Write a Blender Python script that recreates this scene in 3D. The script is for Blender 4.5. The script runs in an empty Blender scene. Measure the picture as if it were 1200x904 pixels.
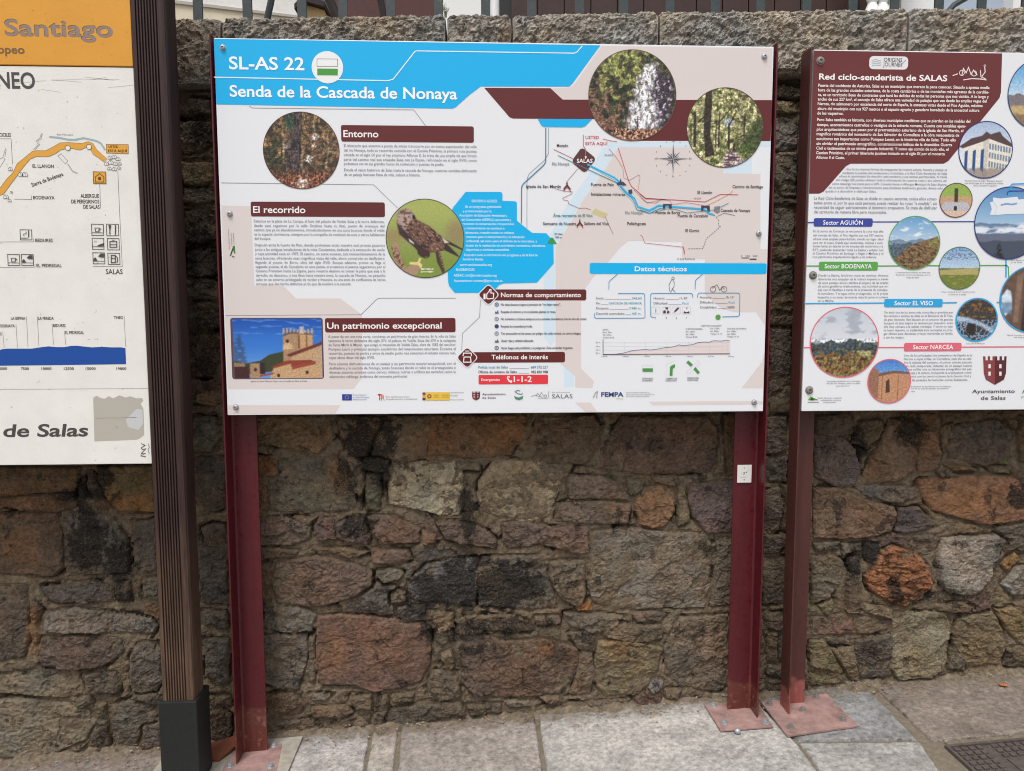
import bpy, bmesh, math, random
import numpy as np
from mathutils import Vector, Matrix, geometry

# ------------------------------------------------------------------ camera, world, sun, exposure
scene = bpy.context.scene
COL = scene.collection
CAM = np.array([0.9237, -2.6883, 0.3451])
YAW, PITCH, ROLL, FPX = 0.0454, -0.0895, -0.0016, 850.0
_F = np.array([math.sin(YAW)*math.cos(PITCH), math.cos(YAW)*math.cos(PITCH), math.sin(PITCH)])
_R0 = np.array([math.cos(YAW), -math.sin(YAW), 0.0]); _U0 = np.cross(_R0, _F)
_R = _R0*math.cos(ROLL)+_U0*math.sin(ROLL); _U = -_R0*math.sin(ROLL)+_U0*math.cos(ROLL)
cd = bpy.data.cameras.new('camera'); cam = bpy.data.objects.new('camera', cd); COL.objects.link(cam)
cd.sensor_width = 36; cd.lens = FPX/1200*36; cd.clip_start = 0.05; cd.clip_end = 500
m = Matrix.Identity(4)
for i in range(3):
    m[i][0] = _R[i]; m[i][1] = _U[i]; m[i][2] = -_F[i]; m[i][3] = CAM[i]
cam.matrix_world = m
scene.camera = cam
w = bpy.data.worlds.new('World'); scene.world = w; w.use_nodes = True
wn = w.node_tree.nodes; bg = wn['Background']
sky = wn.new('ShaderNodeTexSky'); sky.sky_type = 'NISHITA'; sky.sun_disc = False
SUN_EL, SUN_AZ = math.radians(64), math.radians(205)      # azimuth clockwise from +Y
sky.sun_elevation = SUN_EL; sky.sun_rotation = SUN_AZ; sky.air_density = 1.0; sky.dust_density = 3.5; sky.ozone_density = 1.0
hs = wn.new('ShaderNodeHueSaturation'); hs.inputs['Saturation'].default_value = 0.30
w.node_tree.links.new(sky.outputs[0], hs.inputs['Color']); w.node_tree.links.new(hs.outputs[0], bg.inputs[0]); bg.inputs[1].default_value = 0.15
sl = bpy.data.lights.new('sun', 'SUN'); sl.energy = 1.5; sl.angle = math.radians(22); sl.color = (1.0, 0.965, 0.92)
so = bpy.data.objects.new('sun', sl); COL.objects.link(so)
sd = Vector((math.sin(SUN_AZ)*math.cos(SUN_EL), math.cos(SUN_AZ)*math.cos(SUN_EL), math.sin(SUN_EL)))
so.rotation_euler = sd.to_track_quat('Z', 'Y').to_euler(); so.location = (0, -3, 6)
scene.view_settings.view_transform = 'Standard'; scene.view_settings.look = 'None'
scene.view_settings.exposure = 0.30; scene.view_settings.gamma = 1.0
scene.render.engine = 'CYCLES'; scene.cycles.pixel_filter_type = 'BLACKMAN_HARRIS'; scene.cycles.filter_width = 1.05

# ------------------------------------------------------------------ helpers
def at(px, py, Y=0.0):
    """photo measurement (1200x904) -> world point on the vertical plane at depth Y"""
    d = _F + _R*((px-600)/FPX) - _U*((py-452)/FPX)
    p = CAM + d*((Y-CAM[1])/d[1])
    return p
def gz(x): return -1.358 + 0.064*x
def on_ground(px, py):
    d = _F + _R*((px-600)/FPX) - _U*((py-452)/FPX)
    t = (gz(CAM[0])-CAM[2])/(d[2]-.064*d[0])
    return CAM + d*t
def lin(c):
    if isinstance(c, str): c = [int(c[i:i+2], 16) for i in (0, 2, 4)]
    c = np.asarray(c, float)/255
    return np.where(c <= .04045, c/12.92, ((c+.055)/1.055)**2.4)
def tag(o, label=None, cat=None, group=None, kind=None):
    if label: o['label'] = label
    if cat: o['category'] = cat
    if group: o['group'] = group
    if kind: o['kind'] = kind
    return o
def empty(name, loc, label, cat, group=None):
    o = bpy.data.objects.new(name, None); COL.objects.link(o); o.location = loc; o.empty_display_size = .1
    return tag(o, label, cat, group)
def mesh_obj(name, V, Fc, mt, parent=None, smooth=False):
    me = bpy.data.meshes.new(name); me.from_pydata([tuple(v) for v in V] if not isinstance(V, np.ndarray) else V.tolist(), [], Fc if isinstance(Fc, list) else Fc.tolist())
    if mt: me.materials.append(mt)
    if smooth: me.polygons.foreach_set('use_smooth', [True]*len(me.polygons))
    me.update()
    o = bpy.data.objects.new(name, me); COL.objects.link(o)
    if parent is not None: put_under(o, parent)
    return o
def root_loc(p):
    v = Vector((0, 0, 0))
    while p is not None: v = v + p.location; p = p.parent
    return v
def put_under(o, parent):
    """meshes are authored in world space; children keep that place under their thing"""
    o.parent = parent; o.location = Vector(o.location) - root_loc(parent)
class MB:
    def __init__(s): s.V = []; s.F = []
    def add(s, V, Fc):
        n = len(s.V); s.V += [tuple(v) for v in V]; s.F += [tuple(i+n for i in f) for f in Fc]; return s
    def box(s, x0, x1, y0, y1, z0, z1, b=0.0):
        bm = bmesh.new(); bmesh.ops.create_cube(bm, size=1)
        for v in bm.verts:
            v.co = Vector((x0 if v.co.x < 0 else x1, y0 if v.co.y < 0 else y1, z0 if v.co.z < 0 else z1))
        if b: bmesh.ops.bevel(bm, geom=bm.edges[:], offset=b, segments=2, profile=.6, affect='EDGES')
        s.add_bm(bm); return s
    def add_bm(s, bm):
        bm.verts.index_update(); s.add([v.co[:] for v in bm.verts], [[v.index for v in f.verts] for f in bm.faces]); bm.free()
    def prism(s, pts, a0, a1, fn):
        """pts 2D loop extruded between a0 and a1; fn(u, v, a) -> xyz"""
        n = len(pts); V = [fn(p[0], p[1], a0) for p in pts]+[fn(p[0], p[1], a1) for p in pts]
        Fs = [(i, (i+1) % n, n+(i+1) % n, n+i) for i in range(n)]
        tris = geometry.tessellate_polygon([[Vector((p[0], p[1], 0)) for p in pts]])
        Fs += [tuple(t) for t in tris]+[tuple(n+i for i in reversed(t)) for t in tris]
        s.add(V, Fs); return s
    def cyl(s, c, r, h, axis='z', n=20, r2=None):
        r2 = r if r2 is None else r2; V = []
        for rr, t in ((r, 0), (r2, h)):
            for k in range(n):
                a = 2*math.pi*k/n; u, v = rr*math.cos(a), rr*math.sin(a)
                V.append({'z': (c[0]+u, c[1]+v, c[2]+t), 'y': (c[0]+u, c[1]+t, c[2]+v), 'x': (c[0]+t, c[1]+u, c[2]+v)}[axis])
        s.add(V, [(i, (i+1) % n, n+(i+1) % n, n+i) for i in range(n)]+[tuple(range(n-1, -1, -1)), tuple(range(n, 2*n))]); return s
    def build(s, name, mt, parent=None, smooth=False):
        o = mesh_obj(name, s.V, s.F, mt, parent, False)
        bm = bmesh.new(); bm.from_mesh(o.data); bmesh.ops.recalc_face_normals(bm, faces=bm.faces); bm.to_mesh(o.data); bm.free()
        if smooth:
            o.data.polygons.foreach_set('use_smooth', [True]*len(o.data.polygons))
            try: o.data.set_sharp_from_angle(angle=math.radians(40))
            except Exception: pass
        return o
# numpy noise
def _h(ix, iy, seed):
    n = (ix.astype(np.int64)*374761393 + iy.astype(np.int64)*668265263 + seed*1442695041) & 0xffffffff
    n = ((n ^ (n >> 13))*1274126177) & 0xffffffff
    return ((n ^ (n >> 16)) & 0xffffff)/float(0xffffff)
def perlin(x, y, seed=0):
    x = np.asarray(x, float); y = np.asarray(y, float)
    ix, iy = np.floor(x), np.floor(y); fx, fy = x-ix, y-iy
    u = fx*fx*fx*(fx*(fx*6-15)+10); v = fy*fy*fy*(fy*(fy*6-15)+10)
    def g(dx, dy):
        a = _h(ix+dx, iy+dy, seed)*2*math.pi
        return np.cos(a)*(fx-dx)+np.sin(a)*(fy-dy)
    return ((g(0, 0)*(1-u)+g(1, 0)*u)*(1-v)+(g(0, 1)*(1-u)+g(1, 1)*u)*v)*1.5
def fbm(x, y, seed=0, octv=4, gain=.5):
    s = 0; a = 1; t = 0
    for k in range(octv):
        s = s+a*perlin(x*2**k, y*2**k, seed+k*17); t += a; a *= gain
    return s/t
def ridge(x, y, seed=0, octv=3):
    s = 0; a = 1; t = 0
    for k in range(octv):
        s = s+a*(1-np.abs(perlin(x*2**k, y*2**k, seed+k*31))*2); t += a; a *= .5
    return s/t
def facets(x, y, seed=0, tilt=1.0):
    """broken rock: each jittered cell is its own tilted plane"""
    ix, iy = np.floor(x), np.floor(y); best = np.full(x.shape, 9.); val = np.zeros(x.shape)
    for dx in (-1, 0, 1):
        for dy in (-1, 0, 1):
            cx, cy = ix+dx, iy+dy; px_ = cx+.1+.8*_h(cx, cy, seed); py_ = cy+.1+.8*_h(cx, cy, seed+5)
            d = (x-px_)**2+(y-py_)**2; a = _h(cx, cy, seed+9)*6.283; t = _h(cx, cy, seed+13)
            v = (np.cos(a)*(x-px_)+np.sin(a)*(y-py_))*tilt*t+(_h(cx, cy, seed+17)-.5)
            m_ = d < best; best = np.where(m_, d, best); val = np.where(m_, v, val)
    return val
def sstep(a, b, x):
    t = np.clip((x-a)/(b-a), 0, 1); return t*t*(3-2*t)
def poly_sdf(P, X, Z):
    """signed distance, positive inside"""
    P = np.asarray(P, float); n = len(P); d2 = np.full(X.shape, 1e9); ins = np.zeros(X.shape, bool)
    for i in range(n):
        a = P[i]; b = P[(i+1) % n]; e = b-a; wx = X-a[0]; wz = Z-a[1]
        t = np.clip((wx*e[0]+wz*e[1])/(e@e+1e-12), 0, 1)
        d2 = np.minimum(d2, (wx-e[0]*t)**2+(wz-e[1]*t)**2)
        c = (a[1] > Z) != (b[1] > Z)
        with np.errstate(divide='ignore', invalid='ignore'):
            xi = a[0]+(Z-a[1])/(b[1]-a[1]+1e-15)*e[0]
        ins ^= c & (X < xi)
    d = np.sqrt(d2); return np.where(ins, d, -d)

# ------------------------------------------------------------------ materials
def mat(name, c, rough=.6, metal=0.0, bump=0.0, bscale=300, vary=0.0, vscale=20, spec=.5, coat=0):
    mt = bpy.data.materials.new(name); mt.use_nodes = True; nt = mt.node_tree; b = nt.nodes['Principled BSDF']
    cc = (*lin(c), 1) if (isinstance(c, str) or max(c) > 1) else (*c, 1)
    b.inputs['Base Color'].default_value = cc; b.inputs['Roughness'].default_value = rough; b.inputs['Metallic'].default_value = metal
    b.inputs['Specular IOR Level'].default_value = spec; b.inputs['Coat Weight'].default_value = coat
    geo = nt.nodes.new('ShaderNodeNewGeometry')
    if vary:
        n = nt.nodes.new('ShaderNodeTexNoise'); n.inputs['Scale'].default_value = vscale; n.inputs['Detail'].default_value = 6; n.inputs['Roughness'].default_value = .65
        nt.links.new(geo.outputs['Position'], n.inputs['Vector'])
        mr = nt.nodes.new('ShaderNodeMapRange'); mr.inputs[1].default_value = .3; mr.inputs[2].default_value = .7; mr.inputs[3].default_value = 1-vary; mr.inputs[4].default_value = 1+vary
        nt.links.new(n.outputs['Fac'], mr.inputs[0])
        mx = nt.nodes.new('ShaderNodeVectorMath'); mx.operation = 'SCALE'; mx.inputs[0].default_value = cc[:3]
        nt.links.new(mr.outputs[0], mx.inputs['Scale']); nt.links.new(mx.outputs[0], b.inputs['Base Color'])
    if bump:
        n = nt.nodes.new('ShaderNodeTexNoise'); n.inputs['Scale'].default_value = bscale; n.inputs['Detail'].default_value = 5
        nt.links.new(geo.outputs['Position'], n.inputs['Vector'])
        bp = nt.nodes.new('ShaderNodeBump'); bp.inputs['Strength'].default_value = bump; bp.inputs['Distance'].default_value = .003
        nt.links.new(n.outputs['Fac'], bp.inputs['Height']); nt.links.new(bp.outputs[0], b.inputs['Normal'])
    return mt
_pm = {}
def ink(c, rough=.42):
    if c not in _pm: _pm[c] = mat('print_'+c, c, rough, spec=.4)
    return _pm[c]
def photo_mat():
    mt = bpy.data.materials.new('photo_print'); mt.use_nodes = True; nt = mt.node_tree; b = nt.nodes['Principled BSDF']
    a = nt.nodes.new('ShaderNodeAttribute'); a.attribute_name = 'Col'; nt.links.new(a.outputs['Color'], b.inputs['Base Color'])
    b.inputs['Roughness'].default_value = .4; b.inputs['Specular IOR Level'].default_value = .4
    return mt
M_PHOTO = photo_mat()
def rock_mat(name, stain_col='26221f', grain=1.0):
    """colour comes from the vertex attribute 'Col', dark crust from 'stain', both broken up by fine noise"""
    mt = bpy.data.materials.new(name); mt.use_nodes = True; nt = mt.node_tree; N = nt.nodes; L = nt.links; b = N['Principled BSDF']
    b.inputs['Roughness'].default_value = .88; b.inputs['Specular IOR Level'].default_value = .25
    geo = N.new('ShaderNodeNewGeometry')
    def noise(sc, det=6, ro=.6, dim=None):
        n = N.new('ShaderNodeTexNoise'); n.inputs['Scale'].default_value = sc; n.inputs['Detail'].default_value = det; n.inputs['Roughness'].default_value = ro
        L.new(geo.outputs['Position'], n.inputs['Vector']); return n.outputs['Fac']
    def rng(src, a, c, d, e):
        m_ = N.new('ShaderNodeMapRange'); m_.inputs[1].default_value = a; m_.inputs[2].default_value = c; m_.inputs[3].default_value = d; m_.inputs[4].default_value = e
        L.new(src, m_.inputs[0]); return m_.outputs[0]
    def math_(op, a, c):
        m_ = N.new('ShaderNodeMath'); m_.operation = op
        for i, v in enumerate((a, c)):
            if isinstance(v, (int, float)): m_.inputs[i].default_value = v
            else: L.new(v, m_.inputs[i])
        return m_.outputs[0]
    col = N.new('ShaderNodeAttribute'); col.attribute_name = 'Col'; st = N.new('ShaderNodeAttribute'); st.attribute_name = 'stain'
    f = math_('MULTIPLY', rng(noise(48, 9, .75), .3, .7, .45, 1.60), rng(noise(420, 4, .6), .3, .7, 1-.5*grain, 1+.5*grain))
    v = N.new('ShaderNodeVectorMath'); v.operation = 'SCALE'; L.new(col.outputs['Color'], v.inputs[0]); L.new(f, v.inputs['Scale'])
    # pale lichen / grit specks
    mx = N.new('ShaderNodeMix'); mx.data_type = 'RGBA'; L.new(v.outputs[0], mx.inputs['A']); mx.inputs['B'].default_value = (*lin('a29a86'), 1)
    sp_ = L.new(math_('MULTIPLY', rng(noise(210, 4, .6), .58, .70, 0, 1), rng(noise(14, 4, .6), .45, .60, 0, .9)), mx.inputs['Factor'])
    m2 = N.new('ShaderNodeMix'); m2.data_type = 'RGBA'; L.new(mx.outputs['Result'], m2.inputs['A']); m2.inputs['B'].default_value = (*lin(stain_col), 1)
    s = math_('ADD', st.outputs['Fac'], rng(noise(150, 9, .85), .25, .75, -.75, .75))
    L.new(rng(s, .34, .72, 0, .93), m2.inputs['Factor']); m3 = N.new('ShaderNodeMix'); m3.data_type = 'RGBA'; L.new(m2.outputs['Result'], m3.inputs['A']); m3.inputs['B'].default_value = (*lin('8c8576'), 1)
    L.new(math_('MULTIPLY', rng(noise(330, 2, .5), .64, .70, 0, .8), rng(noise(20, 4, .6), .5, .6, 0, 1)), m3.inputs['Factor']); L.new(m3.outputs['Result'], b.inputs['Base Color'])
    h = math_('ADD', math_('MULTIPLY', noise(90, 8, .7), 1.0), math_('MULTIPLY', noise(380, 5, .65), .35))
    bp = N.new('ShaderNodeBump'); bp.inputs['Strength'].default_value = 1.0; bp.inputs['Distance'].default_value = .011
    L.new(h, bp.inputs['Height']); L.new(bp.outputs[0], b.inputs['Normal'])
    return mt
M_ROCK = rock_mat('rough_stone'); M_MORTAR = rock_mat('old_mortar'); M_COPING = rock_mat('tooled_coping_stone')
def paint_mat(name, top, base, zx, edge=.02, rough=.35):
    """painted steel with a second coat near the foot: boundary wanders with noise; zx = (z0, slope)"""
    mt = mat(name, top, rough, bump=.12, bscale=120, spec=.5); nt = mt.node_tree; N = nt.nodes; L = nt.links; b = N['Principled BSDF']
    geo = N.new('ShaderNodeNewGeometry'); sx = N.new('ShaderNodeSeparateXYZ'); L.new(geo.outputs['Position'], sx.inputs[0])
    n = N.new('ShaderNodeTexNoise'); n.inputs['Scale'].default_value = 14; L.new(geo.outputs['Position'], n.inputs['Vector'])
    a = N.new('ShaderNodeMath'); a.operation = 'MULTIPLY_ADD'; L.new(n.outputs['Fac'], a.inputs[0]); a.inputs[1].default_value = .16; L.new(sx.outputs['Z'], a.inputs[2])
    r = N.new('ShaderNodeMapRange'); r.inputs[1].default_value = zx+.08-.012; r.inputs[2].default_value = zx+.08+.012; L.new(a.outputs[0], r.inputs[0])
    n2 = N.new('ShaderNodeTexNoise'); n2.inputs['Scale'].default_value = 60; n2.inputs['Detail'].default_value = 6; L.new(geo.outputs['Position'], n2.inputs['Vector'])
    r3 = N.new('ShaderNodeMapRange'); r3.inputs[1].default_value = .55; r3.inputs[2].default_value = .75; r3.inputs[4].default_value = .5; L.new(n2.outputs['Fac'], r3.inputs[0])
    dd = N.new('ShaderNodeMix'); dd.data_type = 'RGBA'; dd.inputs['A'].default_value = (*lin(base), 1); dd.inputs['B'].default_value = (*lin('9c7a6e'), 1); L.new(r3.outputs[0], dd.inputs['Factor'])
    mx = N.new('ShaderNodeMix'); mx.data_type = 'RGBA'; L.new(dd.outputs['Result'], mx.inputs['A']); mx.inputs['B'].default_value = (*lin(top), 1)
    L.new(r.outputs[0], mx.inputs['Factor'])
    # weather streaks and dull spots in the paint
    mp = N.new('ShaderNodeMapping'); mp.inputs['Scale'].default_value = (1, 1, .07); L.new(geo.outputs['Position'], mp.inputs['Vector'])
    n4 = N.new('ShaderNodeTexNoise'); n4.inputs['Scale'].default_value = 55; n4.inputs['Detail'].default_value = 7; n4.inputs['Roughness'].default_value = .7; L.new(mp.outputs[0], n4.inputs['Vector'])
    r4 = N.new('ShaderNodeMapRange'); r4.inputs[1].default_value = .3; r4.inputs[2].default_value = .7; r4.inputs[3].default_value = .78; r4.inputs[4].default_value = 1.22; L.new(n4.outputs['Fac'], r4.inputs[0])
    vs = N.new('ShaderNodeVectorMath'); vs.operation = 'SCALE'; L.new(mx.outputs['Result'], vs.inputs[0]); L.new(r4.outputs[0], vs.inputs['Scale']); L.new(vs.outputs[0], b.inputs['Base Color'])
    r5 = N.new('ShaderNodeMapRange'); r5.inputs[1].default_value = .35; r5.inputs[2].default_value = .7; r5.inputs[3].default_value = rough-.06; r5.inputs[4].default_value = rough+.28; L.new(n2.outputs['Fac'], r5.inputs[0]); L.new(r5.outputs[0], b.inputs['Roughness'])
    return mt
M_WINE = paint_mat('wine_red_paint', '50111a', '5e2c24', -1.17, rough=.33)
M_WINE_B = paint_mat('wine_red_paint_scuffed_foot', '50111a', '5e2c24', -1.10, rough=.33)
M_FADED = paint_mat('faded_brown_red_paint', '4e2a26', '8a4a44', -1.12, rough=.38)
M_PLATE = mat('dusty_pink_primer', '967973', .85, bump=.5, bscale=90, vary=.38, vscale=16, spec=.25)
M_STEEL = mat('zinc_steel', 'aeb0b2', .4, metal=.5, vary=.15, vscale=60)
M_DARKSTEEL = mat('dull_steel', '8a8480', .55, metal=.35, vary=.2, vscale=60)
M_PANEL = mat('white_panel_face', 'e6e8ec', .42, spec=.4)
M_PEDGE = mat('white_panel_edge', 'd9dadc', .5)

# ------------------------------------------------------------------ the stone wall
WALL_Y = 0.180
ALB = np.array([1.32, 1.24, 1.15])
# (tile origin x, y, scale, [(colour, flat list of points in tile pixels)...]) measured on the photograph
STONES = [
(180,480,3.3333,[
('5f503c',[400,25,690,25,702,110,640,175,560,165,500,150,400,130]),
('4a4038',[715,30,905,30,850,130,830,185,770,185,728,110]),
('5a5040',[915,25,1085,25,1075,120,1060,190,960,215,930,195,850,180,865,120]),
('55544a',[490,205,620,190,740,185,760,260,790,380,770,397,620,407,500,410,445,395,440,270,480,260]),
('5f4630',[400,185,482,190,475,252,435,270,435,400,405,415]),
('4c4a3c',[820,192,920,195,910,245,870,250,822,235]),
('4c4c3e',[830,258,885,258,880,400,825,395]),
('8a8472',[940,225,1040,208,1180,208,1212,260,1210,380,1195,415,1130,420,1060,400,920,375,913,300]),
('5c5048',[410,430,520,425,612,462,612,506,530,535,410,535]),
('5e5046',[535,425,635,425,600,460,565,455]),
('5a4a48',[618,462,650,428,700,430,715,510,640,512]),
('4a4242',[705,458,760,430,822,425,850,530,780,525,712,500]),
('62524a',[835,422,930,420,1040,470,1035,525,880,530,855,490]),
('5e4e46',[1045,475,1110,480,1100,520,1048,528]),
('5a4c40',[410,543,500,547,560,557,550,582,410,585]),
('5c5142',[618,545,760,545,840,560,800,578,640,572]),
('5e4f46',[850,547,990,555,1010,590,960,610,850,600]),
('5f5048',[470,612,520,592,640,582,770,600,850,640,850,690,790,730,700,760,640,775,480,765,465,720,500,680,458,660]),
('67645c',[872,632,940,622,975,642,960,670,900,682,865,657]),
('5a4a3c',[410,598,450,600,445,660,453,720,440,762,410,750]),
('66625a',[425,787,530,777,600,787,630,810,610,873,500,880,430,860]),
('5a5a5a',[1000,672,1060,612,1165,588,1258,585,1275,640,1255,775,1140,762,1010,750,990,700]),
('6a6256',[925,722,958,702,986,712,986,752,930,755]),
('4c4840',[150,30,235,35,260,110,220,170,155,165]),
('44403c',[155,190,275,190,270,390,215,405,160,320]),
('4c423c',[180,470,230,447,275,452,275,525,200,510]),
('4a4642',[170,545,280,542,285,768,180,760]),
('544e46',[185,790,280,795,285,860,190,845]),
]),
(180,660,3.3333,[
('624c44',[640,218,720,207,830,212,940,217,980,238,1062,242,1085,300,1080,400,1040,468,940,500,860,508,780,482,650,485,635,400,630,280]),
('504a48',[950,172,1058,172,1075,232,985,228,955,212]),
('504e4a',[190,302,290,302,290,468,250,480,200,440]),
('5a4c3c',[210,522,295,525,298,560,215,562]),
('4a3c32',[212,590,260,572,300,600,295,700,218,700]),
('5c5852',[420,290,590,287,600,360,580,440,560,500,480,490,422,470]),
('5a5248',[603,300,625,292,625,480,603,470]),
('6a6258',[600,522,690,527,672,545,620,545]),
('584a3c',[425,520,540,515,598,558,560,598,430,613]),
('5c4e40',[605,572,755,562,778,590,740,613,615,602]),
('504a42',[430,632,600,622,740,642,845,598,850,648,700,668,520,690,440,690]),
('5c5346',[765,532,850,517,850,578,792,580]),
('4f483e',[862,522,913,522,918,560,890,640,858,650]),
('5f5648',[922,522,1020,512,1010,543,932,550]),
('504a40',[905,587,1050,552,1160,558,1165,606,1000,632,905,645]),
('5e564a',[1072,500,1110,452,1150,432,1190,450,1200,528,1120,540,1072,522]),
('6e6250',[1108,252,1148,242,1155,308,1120,330]),
]),
(500,660,3.3333,[
('58483e',[140,302,230,292,300,312,440,302,500,312,590,342,598,380,570,468,530,518,440,528,300,530,190,528,145,480,138,380]),
('5e5348',[603,352,650,362,656,440,638,518,565,520,587,445]),
('5c5046',[552,282,620,267,660,290,655,340,595,345]),
('544c40',[150,217,330,207,400,232,413,273,300,272,170,260]),
('5e5048',[422,217,518,212,528,240,430,248]),
('645a4c',[538,200,640,197,770,212,740,258,640,278,572,253,542,230]),
('605248',[805,202,900,192,948,210,920,233,820,233]),
('706650',[672,312,780,302,880,322,925,342,900,430,862,498,820,523,700,528,667,490,660,400]),
('6e6e70',[862,492,900,458,930,467,920,498,880,510]),
('685c50',[932,335,990,222,1180,205,1190,480,1140,513,1000,488,942,440]),
('605648',[682,242,920,245,928,300,840,318,690,290]),
('6c6458',[300,542,400,542,410,563,330,570]),
('5c4e42',[440,530,520,528,528,545,480,547]),
('524a3e',[0,545,130,552,150,588,0,608]),
('4e463c',[155,562,290,557,300,590,170,600]),
('5c5448',[430,572,700,547,800,542,788,562,560,590,440,595]),
('5c544a',[932,500,1000,498,978,530,935,530]),
('625a4c',[30,252,88,247,108,300,60,328,32,300]),
('5e564a',[20,425,110,430,128,528,60,538,5,520,5,460]),
('665c4c',[55,360,95,340,110,390,100,420,62,415]),
]),
(500,480,3.3333,[
('58432f',[0,22,395,22,385,80,330,178,200,193,5,183]),
('4c4034',[430,27,650,22,678,60,678,130,640,208,600,218,480,213,388,190,368,160,420,80]),
('4c3e36',[763,27,1100,27,1138,80,1138,200,1110,248,980,253,860,258,720,243,690,225,695,150]),
('4c3c2c',[1168,22,1228,22,1228,258,1182,260,1172,150]),
('5e5a50',[112,212,200,207,208,240,120,240]),
('7c7462',[262,202,400,202,538,232,543,261,503,350,480,418,440,448,300,428,222,400,197,340,203,290]),
('5e5648',[588,227,680,232,718,250,700,260,583,250]),
('60544a',[552,262,680,257,768,300,798,358,700,353,562,350,548,300]),
('5c5046',[512,380,560,360,700,362,800,372,788,448,630,450,502,438]),
('5c564a',[782,272,850,282,848,310,820,340,792,330]),
('5e5244',[882,267,978,262,998,290,960,303,892,285]),
('785c44',[882,302,940,292,973,330,973,400,930,463,880,468,832,450,817,380,840,322]),
('534848',[1022,302,1200,283,1228,292,1228,478,1100,488,1042,420,1022,360]),
('625a4a',[985,302,1010,302,1036,440,985,458]),
('5c4c44',[302,452,380,442,480,462,632,465,635,560,600,568,440,528,320,548,292,520]),
('4e4440',[35,442,130,442,230,472,275,520,268,543,150,528,72,508]),
('564c46',[0,402,28,440,66,505,0,528]),
('5c564e',[218,582,440,577,468,640,498,700,508,778,420,788,205,770,203,640]),
('645a4c',[485,602,618,592,622,720,598,778,522,740,478,660]),
('6c675e',[643,482,780,467,900,477,1108,492,1123,560,1108,700,1090,778,900,783,740,788,652,760,633,700,638,560]),
('5a544c',[1133,502,1198,512,1215,600,1200,758,1113,778,1123,700,1142,580]),
('94683e',[588,764,638,754,648,788,592,788]),
('655a4a',[0,792,100,802,108,856,0,858]),
]),
(840,470,3.3333,[
('46423e',[195,62,280,62,280,200,200,210]),
('44403c',[195,222,280,222,280,320,195,320]),
('504a44',[190,350,250,342,263,420,248,508,190,508]),
('484440',[190,530,270,522,280,560,240,600,190,600]),
('524c44',[190,622,275,612,275,798,190,800]),
('4a443e',[190,832,272,842,274,930,190,925]),
('423c36',[390,62,530,47,540,130,450,140,390,130]),
('504846',[390,152,510,147,550,192,568,280,540,338,480,343,390,300]),
('4e4638',[562,82,650,72,650,140,600,188,545,170]),
('604e3e',[682,77,760,72,800,132,798,190,778,270,700,318,600,328,582,290,622,210,652,160]),
('604a3a',[812,112,860,122,883,210,868,270,800,288,787,240]),
('6c5c4a',[884,105,918,92,902,175,886,185]),
('4a423c',[932,102,1000,87,1100,72,1163,122,1158,228,1050,258,920,223,907,192]),
('504438',[1185,62,1260,62,1260,248,1188,238]),
('645440',[897,252,1000,257,1030,275,930,273]),
('5c524a',[872,282,950,287,953,303,880,302]),
('5e5244',[1062,257,1150,262,1140,285,1080,280]),
('735642',[793,312,900,302,1000,292,1150,297,1200,322,1240,330,1240,460,1150,478,1050,488,940,458,852,430,812,380]),
('58534e',[547,337,640,332,778,342,798,380,720,403,600,383]),
('645244',[385,347,480,342,590,392,700,417,713,450,693,513,600,538,480,543,385,538]),
('4c4446',[722,422,790,417,848,470,853,508,760,518,708,510]),
('5f5b52',[380,560,485,552,478,585,390,590]),
('5a5650',[490,562,570,562,573,590,500,600]),
('86593e',[690,570,790,602,838,660,848,740,790,788,740,808,680,788,600,740,582,690,622,650,642,592]),
('423c3a',[587,560,638,566,622,640,582,620]),
('56524e',[782,532,860,532,850,555,782,553]),
('868078',[892,542,980,532,1100,527,1138,547,1100,630,1068,718,1000,768,900,748,872,700,867,600]),
('605a4c',[375,612,460,602,508,640,488,720,440,778,375,798]),
('3c3c40',[522,622,563,612,568,680,532,690]),
('5a5048',[512,712,550,702,568,770,558,833,512,830]),
('6e6850',[402,802,460,782,468,820,430,843]),
('80643f',[1117,642,1170,592,1183,620,1140,678]),
('7e7a72',[1122,722,1170,652,1240,642,1240,758,1160,763]),
('5c5448',[862,802,960,792,1008,810,980,828,870,823]),
('625a4e',[1162,792,1240,782,1240,828,1170,830]),
]),
(900,600,4.0,[
('644e48',[210,502,350,487,480,502,590,520,578,560,470,583,330,583,210,588]),
('6a644e',[205,612,270,607,318,680,368,770,383,808,205,823]),
('625a4a',[305,652,402,642,428,780,400,798,345,720]),
('4e4a46',[420,612,590,582,597,640,588,780,440,788,422,720]),
('787462',[602,482,840,472,858,520,848,620,828,740,760,778,620,798,582,740,592,600]),
('70644e',[902,502,1000,482,1060,472,1108,560,1128,640,1098,718,940,738,882,640,882,560]),
('74684e',[1072,462,1200,442,1270,462,1270,660,1182,618,1112,540]),
('5e5648',[1132,652,1200,632,1270,690,1270,745,1112,730]),
('5c5448',[862,642,880,642,938,702,928,743,852,740]),
('5a5044',[792,442,930,427,958,460,870,476,800,463]),
('6c6454',[462,440,590,460,588,508,500,488,452,470]),
('504a42',[0,482,80,472,80,558,50,560,0,540]),
('605648',[0,572,45,562,45,700,0,700]),
('544e46',[50,582,88,577,88,700,52,703]),
('544c42',[0,722,88,722,88,773,0,773]),
('4e4840',[5,792,85,787,85,840,0,840]),
]),
(0,452,4.0,[
('544230',[-120,382,370,387,362,420,330,498,60,518,-120,500]),
('463c34',[-30,530,320,502,356,570,250,598,60,583,-20,560]),
('645438',[445,382,720,378,722,598,560,592,500,538,455,440]),
('3a342e',[402,402,430,402,480,500,518,588,472,588,402,480]),
('5c4e42',[-120,602,258,602,275,700,285,860,248,893,-120,893]),
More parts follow.
